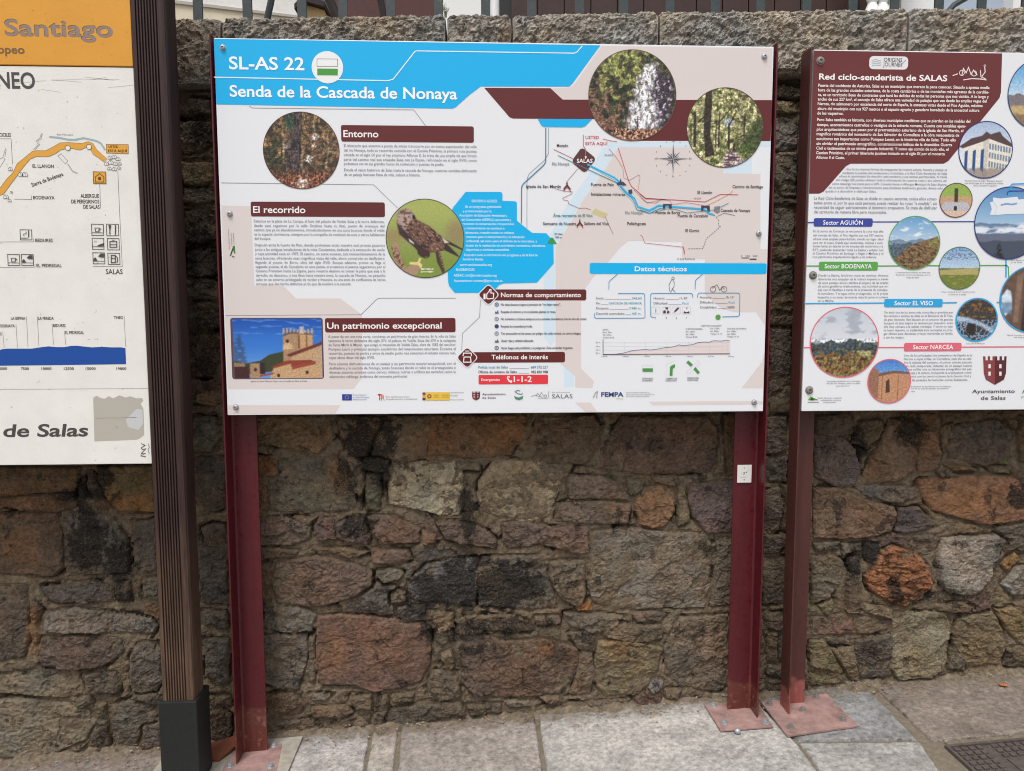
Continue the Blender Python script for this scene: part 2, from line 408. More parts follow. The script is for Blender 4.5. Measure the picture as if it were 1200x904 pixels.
('5c544c',[278,595,520,602,598,740,598,878,420,895,302,878]),
('504c46',[622,642,725,622,730,878,642,868,604,740]),
('554c40',[565,603,718,606,700,618,622,628,600,640]),
]),
(0,678,4.0,[
('524a42',[-120,42,110,47,118,130,123,300,100,378,-120,410]),
('585450',[182,52,300,32,430,22,518,50,528,110,400,118,250,118,192,90]),
('504a44',[542,32,600,22,613,108,545,113]),
('5e5a50',[665,12,745,2,745,110,672,100]),
('706c66',[207,172,350,142,500,172,700,192,728,230,718,263,480,263,330,258,207,245]),
('6a543e',[137,152,178,152,172,220,142,210]),
('5a504a',[192,282,330,272,480,282,560,302,578,350,480,418,300,438,182,418,167,330]),
('595550',[602,362,640,312,745,302,748,500,720,543,612,543,602,460]),
('7a7060',[-20,462,120,442,340,432,383,520,378,550,300,568,150,553,-20,545]),
('5e564c',[392,462,440,447,530,452,558,500,548,543,402,543]),
('5e564a',[312,572,420,562,438,590,380,608]),
('767062',[-120,582,140,572,300,592,400,622,448,680,390,768,250,828,60,848,-120,850]),
('545048',[512,602,600,582,720,602,738,680,660,688,640,788,560,798,517,760]),
('4e4642',[663,702,750,682,760,798,662,800]),
('5e5648',[442,592,490,592,493,648,452,640]),
('524a40',[452,672,500,674,504,795,405,798]),
]),
(200,90,4.3,[
('3c3834',[30,130,100,110,200,120,200,190,90,200,32,190]),
('4c463c',[30,225,120,222,205,222,210,330,150,370,60,380,35,340]),
('5a523e',[45,430,130,428,210,432,212,520,150,545,60,540]),
('484238',[60,560,130,560,210,570,215,620,140,640,60,630]),
('3e3a34',[60,680,140,660,225,700,230,820,150,840,65,830]),
]),
(905,60,3.766,[
('544c42',[25,150,60,150,130,165,130,205,90,215,22,200]),
('66604e',[22,215,125,222,125,265,60,278,20,262]),
('4c4844',[20,290,120,285,118,420,60,440,15,430]),
('4e4c46',[12,450,118,440,112,640,50,640,12,560]),
('4a463e',[10,690,108,692,105,840,60,860,8,850]),
]),
(905,280,4.11,[
('3c3832',[-10,120,108,110,105,225,50,240,-10,290]),
('403a36',[-10,430,100,435,98,700,-10,760]),
]),
(200,290,4.3,[
('3a3834',[72,20,235,10,238,130,150,150,75,140]),
('3c3832',[75,165,180,155,240,180,245,255,150,265,78,255]),
('444038',[78,280,180,272,248,290,250,400,160,415,85,400]),
('40342c',[88,430,170,428,255,440,262,640,180,660,95,650]),
('5a4c38',[130,740,200,722,262,732,265,790,200,800,110,780]),
]),
]
# dark crust patches on the wall (photo px centre, half sizes, strength)
STAINS = [(435,520,34,44,1.1),(402,560,16,30,.8),(560,660,40,10,.9),(600,735,80,12,.9),(95,580,40,10,.9),(150,700,24,10,.7),(770,520,60,14,.5),(430,515,26,36,.85),(445,555,16,26,.7),(424,590,10,14,.6),(420,618,26,16,1.0),(590,688,64,34,1.15),(535,690,50,34,1.2),(497,700,30,30,.95),
          (560,742,52,14,.85),(550,610,11,38,.9),(628,690,20,28,.9),(505,738,16,26,.8),(430,712,22,10,.6),(105,640,30,40,1.1),(138,660,22,34,1.0),(98,600,12,50,.9),(120,560,12,34,.75),
          (545,590,12,22,.9),(1068,505,24,24,.8),(1012,520,12,24,.7),(1020,645,26,16,.9),(1080,700,40,10,.7),(1050,690,14,26,.75),(1000,668,12,26,.6),(1190,580,16,20,.9),
          (1022,760,24,26,.55),(1172,660,12,44,.6),(560,765,34,8,.8),(652,770,16,14,.5),(540,780,14,28,.5),(940,800,60,8,.4),(1110,700,60,14,.5),
          (232,150,34,26,.9),(238,215,30,40,.35),(236,300,34,50,.8),(240,400,30,70,.7),(925,110,22,16,.6),(925,200,22,20,.35),(925,390,22,90,.45),(215,760,30,8,.6),(420,580,18,10,.4)]
ORANGE = [(25,640,34,26,.5),(150,590,34,18,.8),(1050,680,30,34,.5),(500,520,30,26,.35),(590,510,40,26,.6),(450,760,40,34,.25),(1130,590,60,18,.5),(20,590,60,20,.5),(725,760,20,24,.4),(395,560,14,30,.5),(1080,500,30,40,.35),(640,760,14,14,.5),(35,740,10,36,.6),(390,770,26,30,.35)]
_SP = [(at(a, b, WALL_Y), c/315., d/315., s) for a, b, c, d, s in STAINS]
_OP = [(at(a, b, WALL_Y), c/315., d/315., s) for a, b, c, d, s in ORANGE]
def stain_at(X, Z):
    n1 = fbm(X*9, Z*9, 5, 4); n2 = fbm(X*45, Z*45, 9, 4); s = np.zeros_like(X); brk = 1-.45*sstep(.0, .4, fbm(X*13+1, Z*5, 18, 4))
    for p, a, b, k in _SP:
        r = np.sqrt(((X-p[0]+n1*.03)/a)**2+((Z-p[2]+n2*.012)/b)**2)
        s = np.maximum(s, k*brk*sstep(1.35, .45, r+n1*.6+n2*.6))
    s = np.maximum(s, .62*sstep(.16, .5, n1+.4*n2))
    st_ = fbm(X*9+3, Z*6, 15, 4); s = np.maximum(s, .5*sstep(.22, .5, st_+.35*n2)*sstep(-.05, .3, fbm(X*2.3, Z*2.3, 16, 3)))
    return np.minimum(s, .76)
def orange_at(X, Z):
    n1 = fbm(X*14, Z*14, 25, 4); s = np.zeros_like(X)
    for p, a, b, k in _OP:
        r = np.sqrt(((X-p[0])/a)**2+((Z-p[2])/b)**2); s = np.maximum(s, k*sstep(1.3, .3, r+n1*.6))
    return s
def set_attrs(me, C3, S):
    a = me.attributes.new('Col', 'FLOAT_COLOR', 'POINT'); n = len(C3); me.polygons.foreach_set('use_smooth', [False]*len(me.polygons))
    a.data.foreach_set('color', np.concatenate([C3, np.ones((n, 1))], 1).astype(np.float32).ravel())
    b = me.attributes.new('stain', 'FLOAT', 'POINT'); b.data.foreach_set('value', S.astype(np.float32))
def fast_mesh(name, V, Q, mt, smooth=True):
    me = bpy.data.meshes.new(name); me.vertices.add(len(V)); me.vertices.foreach_set('co', V.astype(np.float32).ravel())
    me.loops.add(len(Q)*4); me.loops.foreach_set('vertex_index', Q.astype(np.int32).ravel())
    me.polygons.add(len(Q)); me.polygons.foreach_set('loop_start', np.arange(0, len(Q)*4, 4, dtype=np.int32))
    me.polygons.foreach_set('use_smooth', np.full(len(Q), smooth)); me.materials.append(mt)
    me.update(calc_edges=True); me.validate(); return me
def grid_faces(nx, nz, keep):
    i = np.arange((nx-1)*(nz-1)); a = (i//(nx-1))*nx + i % (nx-1)
    Q = np.stack([a, a+1, a+nx+1, a+nx], 1); return Q[keep.ravel()[Q].all(1)]
def compact(V, Q, *arr):
    u, inv = np.unique(Q.ravel(), return_inverse=True)
    return (V[u], inv.reshape(Q.shape)) + tuple(a[u] for a in arr)
def stone_geo(poly, colour, step, seed, rough=1.0, protr=0.0, cut=None, gain=1.0):
    P = np.asarray(poly, float); rs = np.random.RandomState(seed)
    x0, z0 = P.min(0)-.006; x1, z1 = P.max(0)+.006
    nx, nz = int((x1-x0)/step)+2, int((z1-z0)/step)+2
    X, Z = np.meshgrid(np.linspace(x0, x1, nx), np.linspace(z0, z1, nz))
    d = poly_sdf(P, X, Z)+.0035
    if cut:
        for _, Q_, bb in cut:
            if bb[0]-.01 < x1 and bb[1]+.01 > x0 and bb[2]-.01 < z1 and bb[3]+.01 > z0: d = np.minimum(d, -poly_sdf(Q_, X, Z)-.009)
        if (d > .002).mean() < .22 or (d > .004).sum()*step*step < .0012: return None
    size = min(x1-x0, z1-z0)
    d = d + fbm(X*22, Z*22, seed, 4)*.0075 + fbm(X*90, Z*90, seed+3, 2)*.002
    rr = min(.011, size*.3)
    t = np.clip(d/rr, 0, 1); dome = np.sqrt(np.clip(1-(1-t)**2, 0, 1))
    c = P.mean(0); hf = np.full(X.shape, 9.)
    for k in range(rs.randint(4, 8)):
        a = rs.uniform(0, 2*math.pi); s = rs.uniform(.03, .20)
        q = c+rs.uniform(-.35, .35, 2)*np.array([x1-x0, z1-z0])
        hf = np.minimum(hf, (np.cos(a)*(X-q[0])+np.sin(a)*(Z-q[1]))*s*rough+rs.uniform(.000, .008)*rough)
    hf = np.clip(hf, -.014, .012)
    # broken ledges along the bedding, plus grain
    ang = rs.uniform(-.35, .35); U = X*math.cos(ang)+Z*math.sin(ang); W_ = -X*math.sin(ang)+Z*math.cos(ang)
    led = fbm(U*9, W_*30, seed+7, 4); led = (np.round(led*7)/7*.55+led*.45)
    crack = sstep(.90, .99, ridge(U*5+rs.uniform(9), W_*11, seed+21, 2))
    wx, wz = fbm(X*20, Z*20, seed+51, 3)*.02, fbm(X*20, Z*20, seed+53, 3)*.02
    fs = rs.uniform(9, 16); fc = facets((U+wx)*fs, (W_+wz)*fs*1.7, seed+55, 1.3); fd = facets((U+wx)*fs*2.7, (W_+wz)*fs*3.6, seed+57, 1.3)
    lw = rs.choice([.2, .5, 1.0]); h = hf + led*.009*rough*lw + fc*.0085*rough + fd*.0045*rough + fbm(X*70, Z*70, seed+11, 4)*.006*rough - crack*.008*rough
    Yv = .214-(.034+protr)*dome - h*sstep(0, .5, t)
    keep = d > -.003
    V = np.stack([X, Yv, Z], -1).reshape(-1, 3); Q = grid_faces(nx, nz, keep)
    if len(Q) == 0: return None
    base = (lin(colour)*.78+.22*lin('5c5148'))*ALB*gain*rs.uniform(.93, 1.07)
    m1 = fbm(X*11, Z*11, seed+31, 4)[..., None]; m2 = fbm(X*5+7, Z*5, seed+37, 3)[..., None]
    C = base*(1+.42*m1)*np.array([1, 1, 1]) + (m2*.22*base*np.array([1.0, .1, -.7]))
    og = orange_at(X, Z)[..., None]; og = og*.8; C = C*(1-og)+og*lin('86603e')*ALB*(1+.5*m1)
    edge = sstep(.012, .0, d)[..., None]*.45; C = C*(1-edge)+edge*lin('6e6250')*ALB*.9
    C = np.clip(C, .01, 1)
    S = stain_at(X, Z)
    V, Q, C, S = compact(V, Q, C.reshape(-1, 3), S.ravel()); return V, Q, C, S
wall = empty('stone_wall', (1.1, .3, -1.3), 'old retaining wall of irregular brown and grey rubble stone behind the signs, with a rough tooled coping', 'wall')
TR = []                                       # traced polygons in wall coordinates
for ox, oy, sc, lst in STONES:
    for colr, q in lst:
        TR.append((colr, [tuple(at(ox+q[i]/sc, oy+q[i+1]/sc, WALL_Y)[[0, 2]]) for i in range(0, len(q), 2)]))
rng = random.Random(4)
fill = []
def cop_bot(x): return 1.214+.033*x
def inside_any(x, z, lst, mrg):
    for _, P, bb in lst:
        if bb[0]-mrg < x < bb[1]+mrg and bb[2]-mrg < z < bb[3]+mrg:
            if poly_sdf(P, np.array([x]), np.array([z]))[0] > -mrg: return True
    return False
TRB = [(c, P, (min(p[0] for p in P), max(p[0] for p in P), min(p[1] for p in P), max(p[1] for p in P))) for c, P in TR]
z = -1.62
while z < 1.42:
    h = rng.uniform(.09, .17); x = -2.4+rng.uniform(0, .2)
    while x < 4.6:
        wd = rng.uniform(.14, .36); tilt = .03*(x-1)
        cx, cz = x+wd/2, z+h/2+tilt
        top = min(z+h+tilt, cop_bot(cx)-.004)
        if top-(z+tilt) > .05:
            pts = []
            for (ux, uz) in ((0, 0), (.5, -.03), (1, 0), (1.02, .5), (1, 1), (.5, 1.03), (0, 1), (-.02, .5)):
                pts.append((x+.006+(wd-.012)*min(max(ux+rng.uniform(-.05, .05), 0), 1), z+tilt+.006+(top-z-tilt-.012)*min(max(uz+rng.uniform(-.08, .08), 0), 1)))
            if cz > gz(cx)-.25:
                vis = (-1.06 < cx < 3.4 and cz < 0) or (-.23 < cx < 0) or (2.0 < cx < 2.16)
                fill.append((rng.choice(['4e4840', '5a5046', '564a3e', '4a463f', '5c5244', '544440', '625846', '66503c', '4f4c48']), pts, vis))
        x += wd
    z += h
ns = 0
for k, (colr, P) in enumerate(TR):
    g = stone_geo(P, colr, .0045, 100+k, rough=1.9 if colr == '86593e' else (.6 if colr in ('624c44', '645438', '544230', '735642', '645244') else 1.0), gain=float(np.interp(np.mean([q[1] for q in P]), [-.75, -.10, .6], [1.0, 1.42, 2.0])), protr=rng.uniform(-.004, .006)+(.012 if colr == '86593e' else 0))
    if g is None: continue
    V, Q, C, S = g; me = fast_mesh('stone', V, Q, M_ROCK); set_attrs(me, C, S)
    o = bpy.data.objects.new('stone', me); COL.objects.link(o); put_under(o, wall); ns += 1
hid = []
for k, (colr, P, vis) in enumerate(fill):
    g = stone_geo(P, colr, .008 if vis else .02, 900+k, protr=rng.uniform(-.004, .004), cut=TRB)
    if g is None: continue
    if vis and ns < 296:
        V, Q, C, S = g; me = fast_mesh('stone', V, Q, M_ROCK); set_attrs(me, C, S)
        o = bpy.data.objects.new('stone', me); COL.objects.link(o); put_under(o, wall); ns += 1
    else: hid.append(g)
if hid:
    off = 0; Vs, Qs, Cs, Ss = [], [], [], []
    for V, Q, C, S in hid: Vs.append(V); Qs.append(Q+off); Cs.append(C); Ss.append(S); off += len(V)
    me = fast_mesh('rubble_stones', np.concatenate(Vs), np.concatenate(Qs), M_ROCK); set_attrs(me, np.concatenate(Cs), np.concatenate(Ss))
    o = bpy.data.objects.new('rubble_stones', me); COL.objects.link(o); o['kind'] = 'stuff'; put_under(o, wall)
# mortar bed between the stones
def dense(a, b, fa, fb, s1, s2):
    return np.concatenate([np.arange(a, fa, s2), np.arange(fa, fb, s1), np.arange(fb, b, s2)])
xs = dense(-2.6, 4.8, -1.08, 3.45, .0075, .04); zs = dense(-1.75, 1.5, -1.5, .02, .0075, .02)
X, Z = np.meshgrid(xs, zs); U = np.full(X.shape, -1.)
for colr, P in TR:
    P = np.array(P); a, b = P.min(0)-.03, P.max(0)+.03
    i0, i1 = np.searchsorted(xs, [a[0], b[0]]); j0, j1 = np.searchsorted(zs, [a[1], b[1]])
    if i1 > i0 and j1 > j0:
        sub = (slice(j0, j1), slice(i0, i1)); U[sub] = np.maximum(U[sub], poly_sdf(P, X[sub], Z[sub]))
n1 = fbm(X*6, Z*6, 61, 4); n2 = fbm(X*38, Z*38, 67, 4); n3 = fbm(X*120, Z*120, 71, 2); hol = sstep(.06, .32, fbm(X*7+3, Z*10, 77, 3)+.25*n2)
Yv = .1958 + n1*.012 + n2*.008 + n3*.003
Yv = Yv + sstep(.012, .002, np.abs(U+.003))*(.007+.018*hol) + hol*.010*(U > -.02)
C = lin('6a6052')*ALB*(1+.35*n2+.3*n1)[..., None]; wm = sstep(-.1, .5, fbm(X*4, Z*4, 83, 3))[..., None]
C = C*(1-.5*wm)+.5*wm*lin('5a4c3c')*ALB; og = orange_at(X, Z)[..., None]; C = C*(1-og*.7)+og*.7*lin('8c6238')*ALB
S = stain_at(X, Z) + .3*hol
Q = grid_faces(len(xs), len(zs), np.ones(X.shape, bool))
V = np.stack([X, Yv, Z], -1).reshape(-1, 3)
# keep only below the coping
ctr = V[Q].mean(1); Q = Q[ctr[:, 2] < cop_bot(ctr[:, 0])+.03]; V, Q, C, S = compact(V, Q, np.clip(C, .01, 1).reshape(-1, 3), S.ravel())
me = fast_mesh('mortar', V, Q, M_MORTAR); set_attrs(me, C, S); o = bpy.data.objects.new('mortar', me); COL.objects.link(o); put_under(o, wall)
MB().box(-2.6, 4.8, .26, .62, -1.75, 1.2).build('wall_core', mat('wall_core', '4a4238', .9, vary=.2), wall)
# coping stones
def cop_top(x): return 1.462+.030*x
joints = [-2.5, -1.35, -.02] + [at(p, 60, .13)[0] for p in (523, 600, 773, 1065)] + [4.0, 4.8]
for k in range(len(joints)-1):
    a, b = joints[k]+.004, joints[k+1]-.004
    vis = b > -.5 and a < 3.5; st = .005 if vis else .02
    nx = int((b-a)/st)+2; xx = np.linspace(a, b, nx); rs = np.random.RandomState(40+k)
    H = .245; dep = .42; r = .022
    ss = np.arange(0, .16+H+dep*.6, st); Sg, Xg = np.meshgrid(ss, xx, indexing='ij')
    # profile: underside (.16) -> front (H) -> top
    Yp = np.where(Sg < .16, .13+(.16-Sg), np.where(Sg < .16+H, .13, .13+(Sg-.16-H)))
    Zp = np.where(Sg < .16, 0, np.where(Sg < .16+H, Sg-.16, H))
    # round the front top and bottom edges
    f1 = np.exp(-((Sg-.16-H)/r)**2); f0 = np.exp(-((Sg-.16)/r)**2)
    Yp = Yp+f1*.012+f0*.010; Zp = Zp-f1*.010+f0*.008
    ca, sa = math.cos(.6), math.sin(.6)
    U_, W_ = Xg*ca+Sg*sa, -Xg*sa+Sg*ca
    tool = fbm(U_*22, W_*60, 300+k, 3)
    wx, wz = fbm(Xg*25, Sg*25, 201+k, 3)*.02, fbm(Xg*25, Sg*25, 203+k, 3)*.02
    nn = fbm(Xg*9, Sg*9, 200+k, 3)*.010 + facets((U_+wx)*26, (W_+wz)*44, 210+k, 1.4)*.0065 + facets((U_+wx)*58, (W_+wz)*86, 213+k, 1.4)*.0055 + tool*.005 + fbm(Xg*110, Sg*110, 220+k, 2)*.005 - .010*sstep(.1, .45, perlin(Xg*26, Sg*34, 230+k)+.3*perlin(Xg*70, Sg*70, 231+k))
    endf = np.minimum(sstep(a-.001, a+.014, Xg), sstep(b+.001, b-.014, Xg))
    isf = sstep(.14, .18, Sg)*sstep(.16+H+.03, .16+H-.01, Sg)
    Yv = Yp-nn*isf*endf+(1-endf)*.012; Zv = Zp+nn*.8*(sstep(.16+H-.02, .16+H+.02, Sg))*endf-(1-endf)*.006*(Sg > .2)
    Zv = Zv + cop_top(Xg)-H + perlin(Xg*2.2, Xg*0, 5)*.006*(Sg > .2)
    V = np.stack([Xg, Yv, Zv], -1)
    cap0 = V[:, :1].copy(); cap0[..., 1] = .3; cap0[..., 2] = V[:, :1, 2].mean(); cap1 = V[:, -1:].copy(); cap1[..., 1] = .3; cap1[..., 2] = V[:, -1:, 2].mean()
    V = np.concatenate([cap0, V, cap1], 1); n2_, n1_ = V.shape[:2]
    m1 = fbm(Xg*14, Sg*14, 240+k, 4); m2 = fbm(Xg*3, Sg*3, 250+k, 3); m3 = fbm(Xg*60, Sg*60, 260+k, 2)
    C = lin('87847e')*ALB*1.16*(1+.35*m1+.5*m3+0*nn)[..., None]*(1+.25*m2[..., None]*np.array([1, .3, -.6]))
    og = sstep(.25, .6, fbm(Xg*11, Sg*11, 270+k, 3))[..., None]*.35; C = C*(1-og)+og*lin('8a6a4c')*ALB
    C = C*(.90 if (b < 1.05) else 1.0)
    S = .42*sstep(.05, .5, fbm(Xg*6, Sg*6, 280+k, 4)) + (.06 if b < 1.05 else -.1)
    C = np.concatenate([C[:, :1], C, C[:, -1:]], 1); S = np.concatenate([S[:, :1], S, S[:, -1:]], 1)
    Q = grid_faces(n1_, n2_, np.ones((n2_, n1_), bool))
    me = fast_mesh('coping_stone', V.reshape(-1, 3), Q, M_COPING); set_attrs(me, np.clip(C, .01, 1).reshape(-1, 3), np.clip(S, 0, 1).ravel())
    o = bpy.data.objects.new('coping_stone', me); COL.objects.link(o); put_under(o, wall)

# ------------------------------------------------------------------ ground and pavement
def slab_geo(poly, colour, step, seed, thick=.02, wear=1.0):
    """poly in ground (x, y); a slab with worn rounded edges, slightly uneven"""
    P = np.asarray(poly, float); x0, y0 = P.min(0)-.010; x1, y1 = P.max(0)+.010
    nx, ny = int((x1-x0)/step)+2, int((y1-y0)/step)+2
    X, Y = np.meshgrid(np.linspace(x0, x1, nx), np.linspace(y0, y1, ny)); d = poly_sdf(P, X, Y)+fbm(X*30, Y*30, seed, 3)*.003
    t = np.clip(d/.012, 0, 1); dome = np.sqrt(np.clip(1-(1-t)**2, 0, 1))
    Zv = gz(X)-thick*(1-dome)+fbm(X*6, Y*6, seed+1, 3)*.003+fbm(X*110, Y*110, seed+2, 2)*.0010*wear+np.clip(fbm(X*25, Y*25, seed+4, 3)-.2, 0, 1)*-.006
    V = np.stack([X, Y, Zv], -1).reshape(-1, 3); Q = grid_faces(nx, ny, d > -.0085)
    m = fbm(X*9, Y*9, seed+5, 4)[..., None]; m2 = fbm(X*40, Y*40, seed+6, 3)[..., None]
    m3 = fbm(X*3.2, Y*8, seed+7, 4)[..., None]; C = lin(colour)*.86*(1+.30*m+.25*m2+.35*m3)
    # pale cement dust trodden round the newly fixed plates, brown dirt near the wall
    dust = np.maximum(sstep(.85, .1, np.hypot((X-1.55)/.75, (Y+.05)/.35)), sstep(.30, .05, np.hypot((X-.28)/.9, (Y+.05)/.6)*.6))[..., None]*np.clip(.75+.8*m, 0, 1)
    C = C*(1-.42*dust)+.45*dust*lin('c2bbb2')
    dirt = (sstep(.08, .17, Y+m[..., 0]*.12))[..., None]*.75; C = C*(1-dirt)+dirt*lin('6e6254')
    S = .38*sstep(.1, .5, fbm(X*12, Y*12, seed+9, 4))+.3*(d < .008)+.7*sstep(.93, .985, ridge(X*2.3+seed, Y*3.1, seed+12, 4))
    return compact(V, Q, np.clip(C, .01, 1).reshape(-1, 3), S.ravel())
M_SLAB = rock_mat('concrete_paving', '4a443c', .6)
for nd in M_SLAB.node_tree.nodes:
    if nd.type == 'BUMP': nd.inputs['Distance'].default_value = .0025
G = MB(); G.add([(-60, -60, gz(-60)-.03), (60, -60, gz(60)-.03), (60, 60, gz(60)-.03), (-60, 60, gz(-60)-.03)], [(0, 1, 2, 3)])
tag(G.build('ground', mat('packed_earth', '6a5f52', .9, bump=.6, bscale=40, vary=.25, vscale=8)), kind='structure')
G = MB(); xs_ = [-3+.4*i for i in range(20)]
G.add([(x, y, gz(x)-.009) for x in (-4, 6) for y in (-9, .2)], [(0, 2, 3, 1)])
pave = tag(G.build('pavement', mat('joint_grit', '73695a', .95, bump=.8, bscale=160, vary=.3, vscale=60)), kind='structure')
vislabs = [([(-2.2, -.5), (-1.15, -.5), (-1.15, .2), (-2.2, .2)], '8f8880'), ([(-1.14, -.5), (-.30, -.5), (-.30, .2), (-1.14, .2)], '857a72'),
  ([(-.29, -.5), (.505, -.5), (.472, .2), (-.29, .2)], 'a09c9a'), ([(.512, -.5), (.618, -.5), (.585, .2), (.479, .2)], 'a39a90'),
  ([(.628, -.5), (1.15, -.5), (1.148, .2), (.595, .2)], '9c938c'), ([(1.162, -.5), (2.10, -.5), (2.10, -.157), (2.06, .2), (1.158, .2)], 'a8a5a0'),
  ([(2.106, -.5), (2.48, -.5), (2.535, -.222), (2.106, -.162)], 'a09d99'), ([(2.106, -.152), (2.536, -.212), (2.553, .2), (2.066, .2)], '8e8d8c'),
  ([(2.572, -.228), (3.4, -.228), (3.4, .24), (2.58, .24)], '857a70'), ([(3.408, -.228), (4.3, -.228), (4.3, .24), (3.408, .24)], '857a6c')]
ks = 0
for P, c in vislabs:
    V, Q, C, S = slab_geo(P, c, .005, 500+ks); ks += 1
    me = fast_mesh('paving_slab', V, Q, M_SLAB); set_attrs(me, C, S); o = bpy.data.objects.new('paving_slab', me); COL.objects.link(o); put_under(o, pave)
rg = random.Random(8)
for r in range(5):
    y1 = -.51-r*.62; x = -2.6
    while x < 4.4:
        wd = rg.uniform(.55, .95)
        if not (r == 0 and x+wd > 2.5 and x < 3.5):
            V, Q, C, S = slab_geo([(x, y1-.61), (x+wd, y1-.61), (x+wd, y1), (x, y1)], rg.choice(['a0978c', 'a39a90', '968d82']), .035, 540+ks); ks += 1
            me = fast_mesh('paving_slab', V, Q, M_SLAB); set_attrs(me, C, S); o = bpy.data.objects.new('paving_slab', me); COL.objects.link(o); put_under(o, pave)
        x += wd+.01
# earth and grit washed against the foot of the wall
xs2 = np.arange(-1.4, 3.6, .008); ys2 = np.arange(.04, .26, .008); X, Y = np.meshgrid(xs2, ys2)
hgt = sstep(.135, .21, Y+fbm(X*7, Y*7, 91, 4)*.09)*.026+fbm(X*28, Y*28, 93, 4)*.010+facets(X*60, Y*60, 94)*.003-.010
V = np.stack([X, Y, gz(X)+hgt], -1).reshape(-1, 3); m = fbm(X*30, Y*30, 95, 4)[..., None]
C = lin('6e6252')*(1+.5*m)*np.ones((1, 1, 3)); Q = grid_faces(len(xs2), len(ys2), np.ones(X.shape, bool))
me = fast_mesh('soil', V, Q, M_SLAB); set_attrs(me, np.clip(C, .01, 1).reshape(-1, 3), .5*sstep(0, .4, fbm(X*25, Y*25, 97, 3)).ravel())
o = bpy.data.objects.new('soil', me); COL.objects.link(o); tag(o, 'brown earth and grit washed against the foot of the stone wall', 'soil', kind='stuff')
G = MB(); bm0 = bmesh.new(); bmesh.ops.create_icosphere(bm0, subdivisions=1, radius=1); iv = [v.co.copy() for v in bm0.verts]; ifc = [[v.index for v in f.verts] for f in bm0.faces]; bm0.free()
for k in range(520):
    x = rg.uniform(-1.2, 3.5); y = rg.triangular(.02, .19, .14); s = rg.uniform(.0015, .0055)
    if 2.55 < x and rg.random() < .5: y = -.235+rg.uniform(-.012, .012) if x > 2.6 else y
    q = [rg.uniform(.6, 1.3) for _ in range(3)]
    G.add([(x+v.x*s*q[0], y+v.y*s*q[1], gz(x)+.002+s*.4+.03*max(0, (y-.12)/.08)*.8+v.z*s*.7*q[2]) for v in iv], ifc)
tag(G.build('gravel', mat('pale_grit', '958b7c', .9, vary=.35, vscale=90)), 'small pale grit lying along the foot of the wall', 'gravel', kind='stuff')
G = MB()
for k in range(110):
    x = rg.choice([rg.uniform(-1.15, -.35), rg.uniform(-1.15, -.35), rg.uniform(-.1, 3.3)]); y = rg.triangular(.07, .185, .15); s = rg.uniform(.003, .009); a = rg.uniform(0, 6.28); z = gz(x)+.006+.028*max(0, (y-.12)/.07)
    P_ = [(x+s*math.cos(a+t)*(1 if t in (0, 3.14) else .45), y+s*math.sin(a+t)*(1 if t in (0, 3.14) else .45), z+rg.uniform(0, .004)) for t in (0, 1.57, 3.14, 4.71)]
    G.add(P_, [(0, 1, 2, 3)])
tag(G.build('leaf_litter', mat('brown_litter', '7c5232', .8, vary=.5, vscale=60)), 'scattered brown leaf crumbs along the foot of the wall', 'leaf litter', kind='stuff')
# manhole cover
mh = empty('manhole_cover', (2.95, -.45, gz(2.95)), 'rusty brown cast iron inspection cover sunk in the pavement at the lower right', 'manhole cover')
M_IRON = mat('cast_iron', '5e5450', .62, metal=.25, vary=.3, vscale=45, bump=.5, bscale=200)
mhx0, mhx1, mhy0, mhy1 = 2.60, 3.30, -.95, -.262
def gb(mb, x0, x1, y0, y1, h0, h1):
    V = [(x, y, gz(x)+h) for h in (h0, h1) for x, y in ((x0, y0), (x1, y0), (x1, y1), (x0, y1))]
    mb.add(V, [(0, 3, 2, 1), (4, 5, 6, 7), (0, 1, 5, 4), (1, 2, 6, 5), (2, 3, 7, 6), (3, 0, 4, 7)])
f = MB()
for a in ((mhx0, mhx1, mhy1-.012, mhy1), (mhx0, mhx1, mhy0, mhy0+.012), (mhx0, mhx0+.012, mhy0+.012, mhy1-.012), (mhx1-.012, mhx1, mhy0+.012, mhy1-.012)): gb(f, *a, -.02, .004)
f.build('frame', M_IRON, mh)
f = MB(); gb(f, mhx0+.014, mhx1-.014, mhy0+.014, mhy1-.014, -.02, -.003); f.build('plate', M_IRON, mh)
f = MB()
for i in range(24):
    for j in range(24):
        x = mhx0+.028+i*.0275; y = mhy1-.028-j*.0275
        if i in (4,) or (5 <= i <= 18 and j in (3, 4, 5)) or (i >= 5 and j == 0 and False): continue
        if x < mhx1-.03 and y > mhy0+.03: gb(f, x-.009, x+.009, y-.009, y+.009, -.003, .003)
o = f.build('raised_squares', M_IRON, mh); o['kind'] = 'stuff'
f = MB(); gb(f, mhx0+.028+4.7*.0275, mhx0+.028+18.4*.0275, mhy1-.028-5.4*.0275, mhy1-.028-2.6*.0275, -.003, .001); f.build('name_plate', M_IRON, mh)
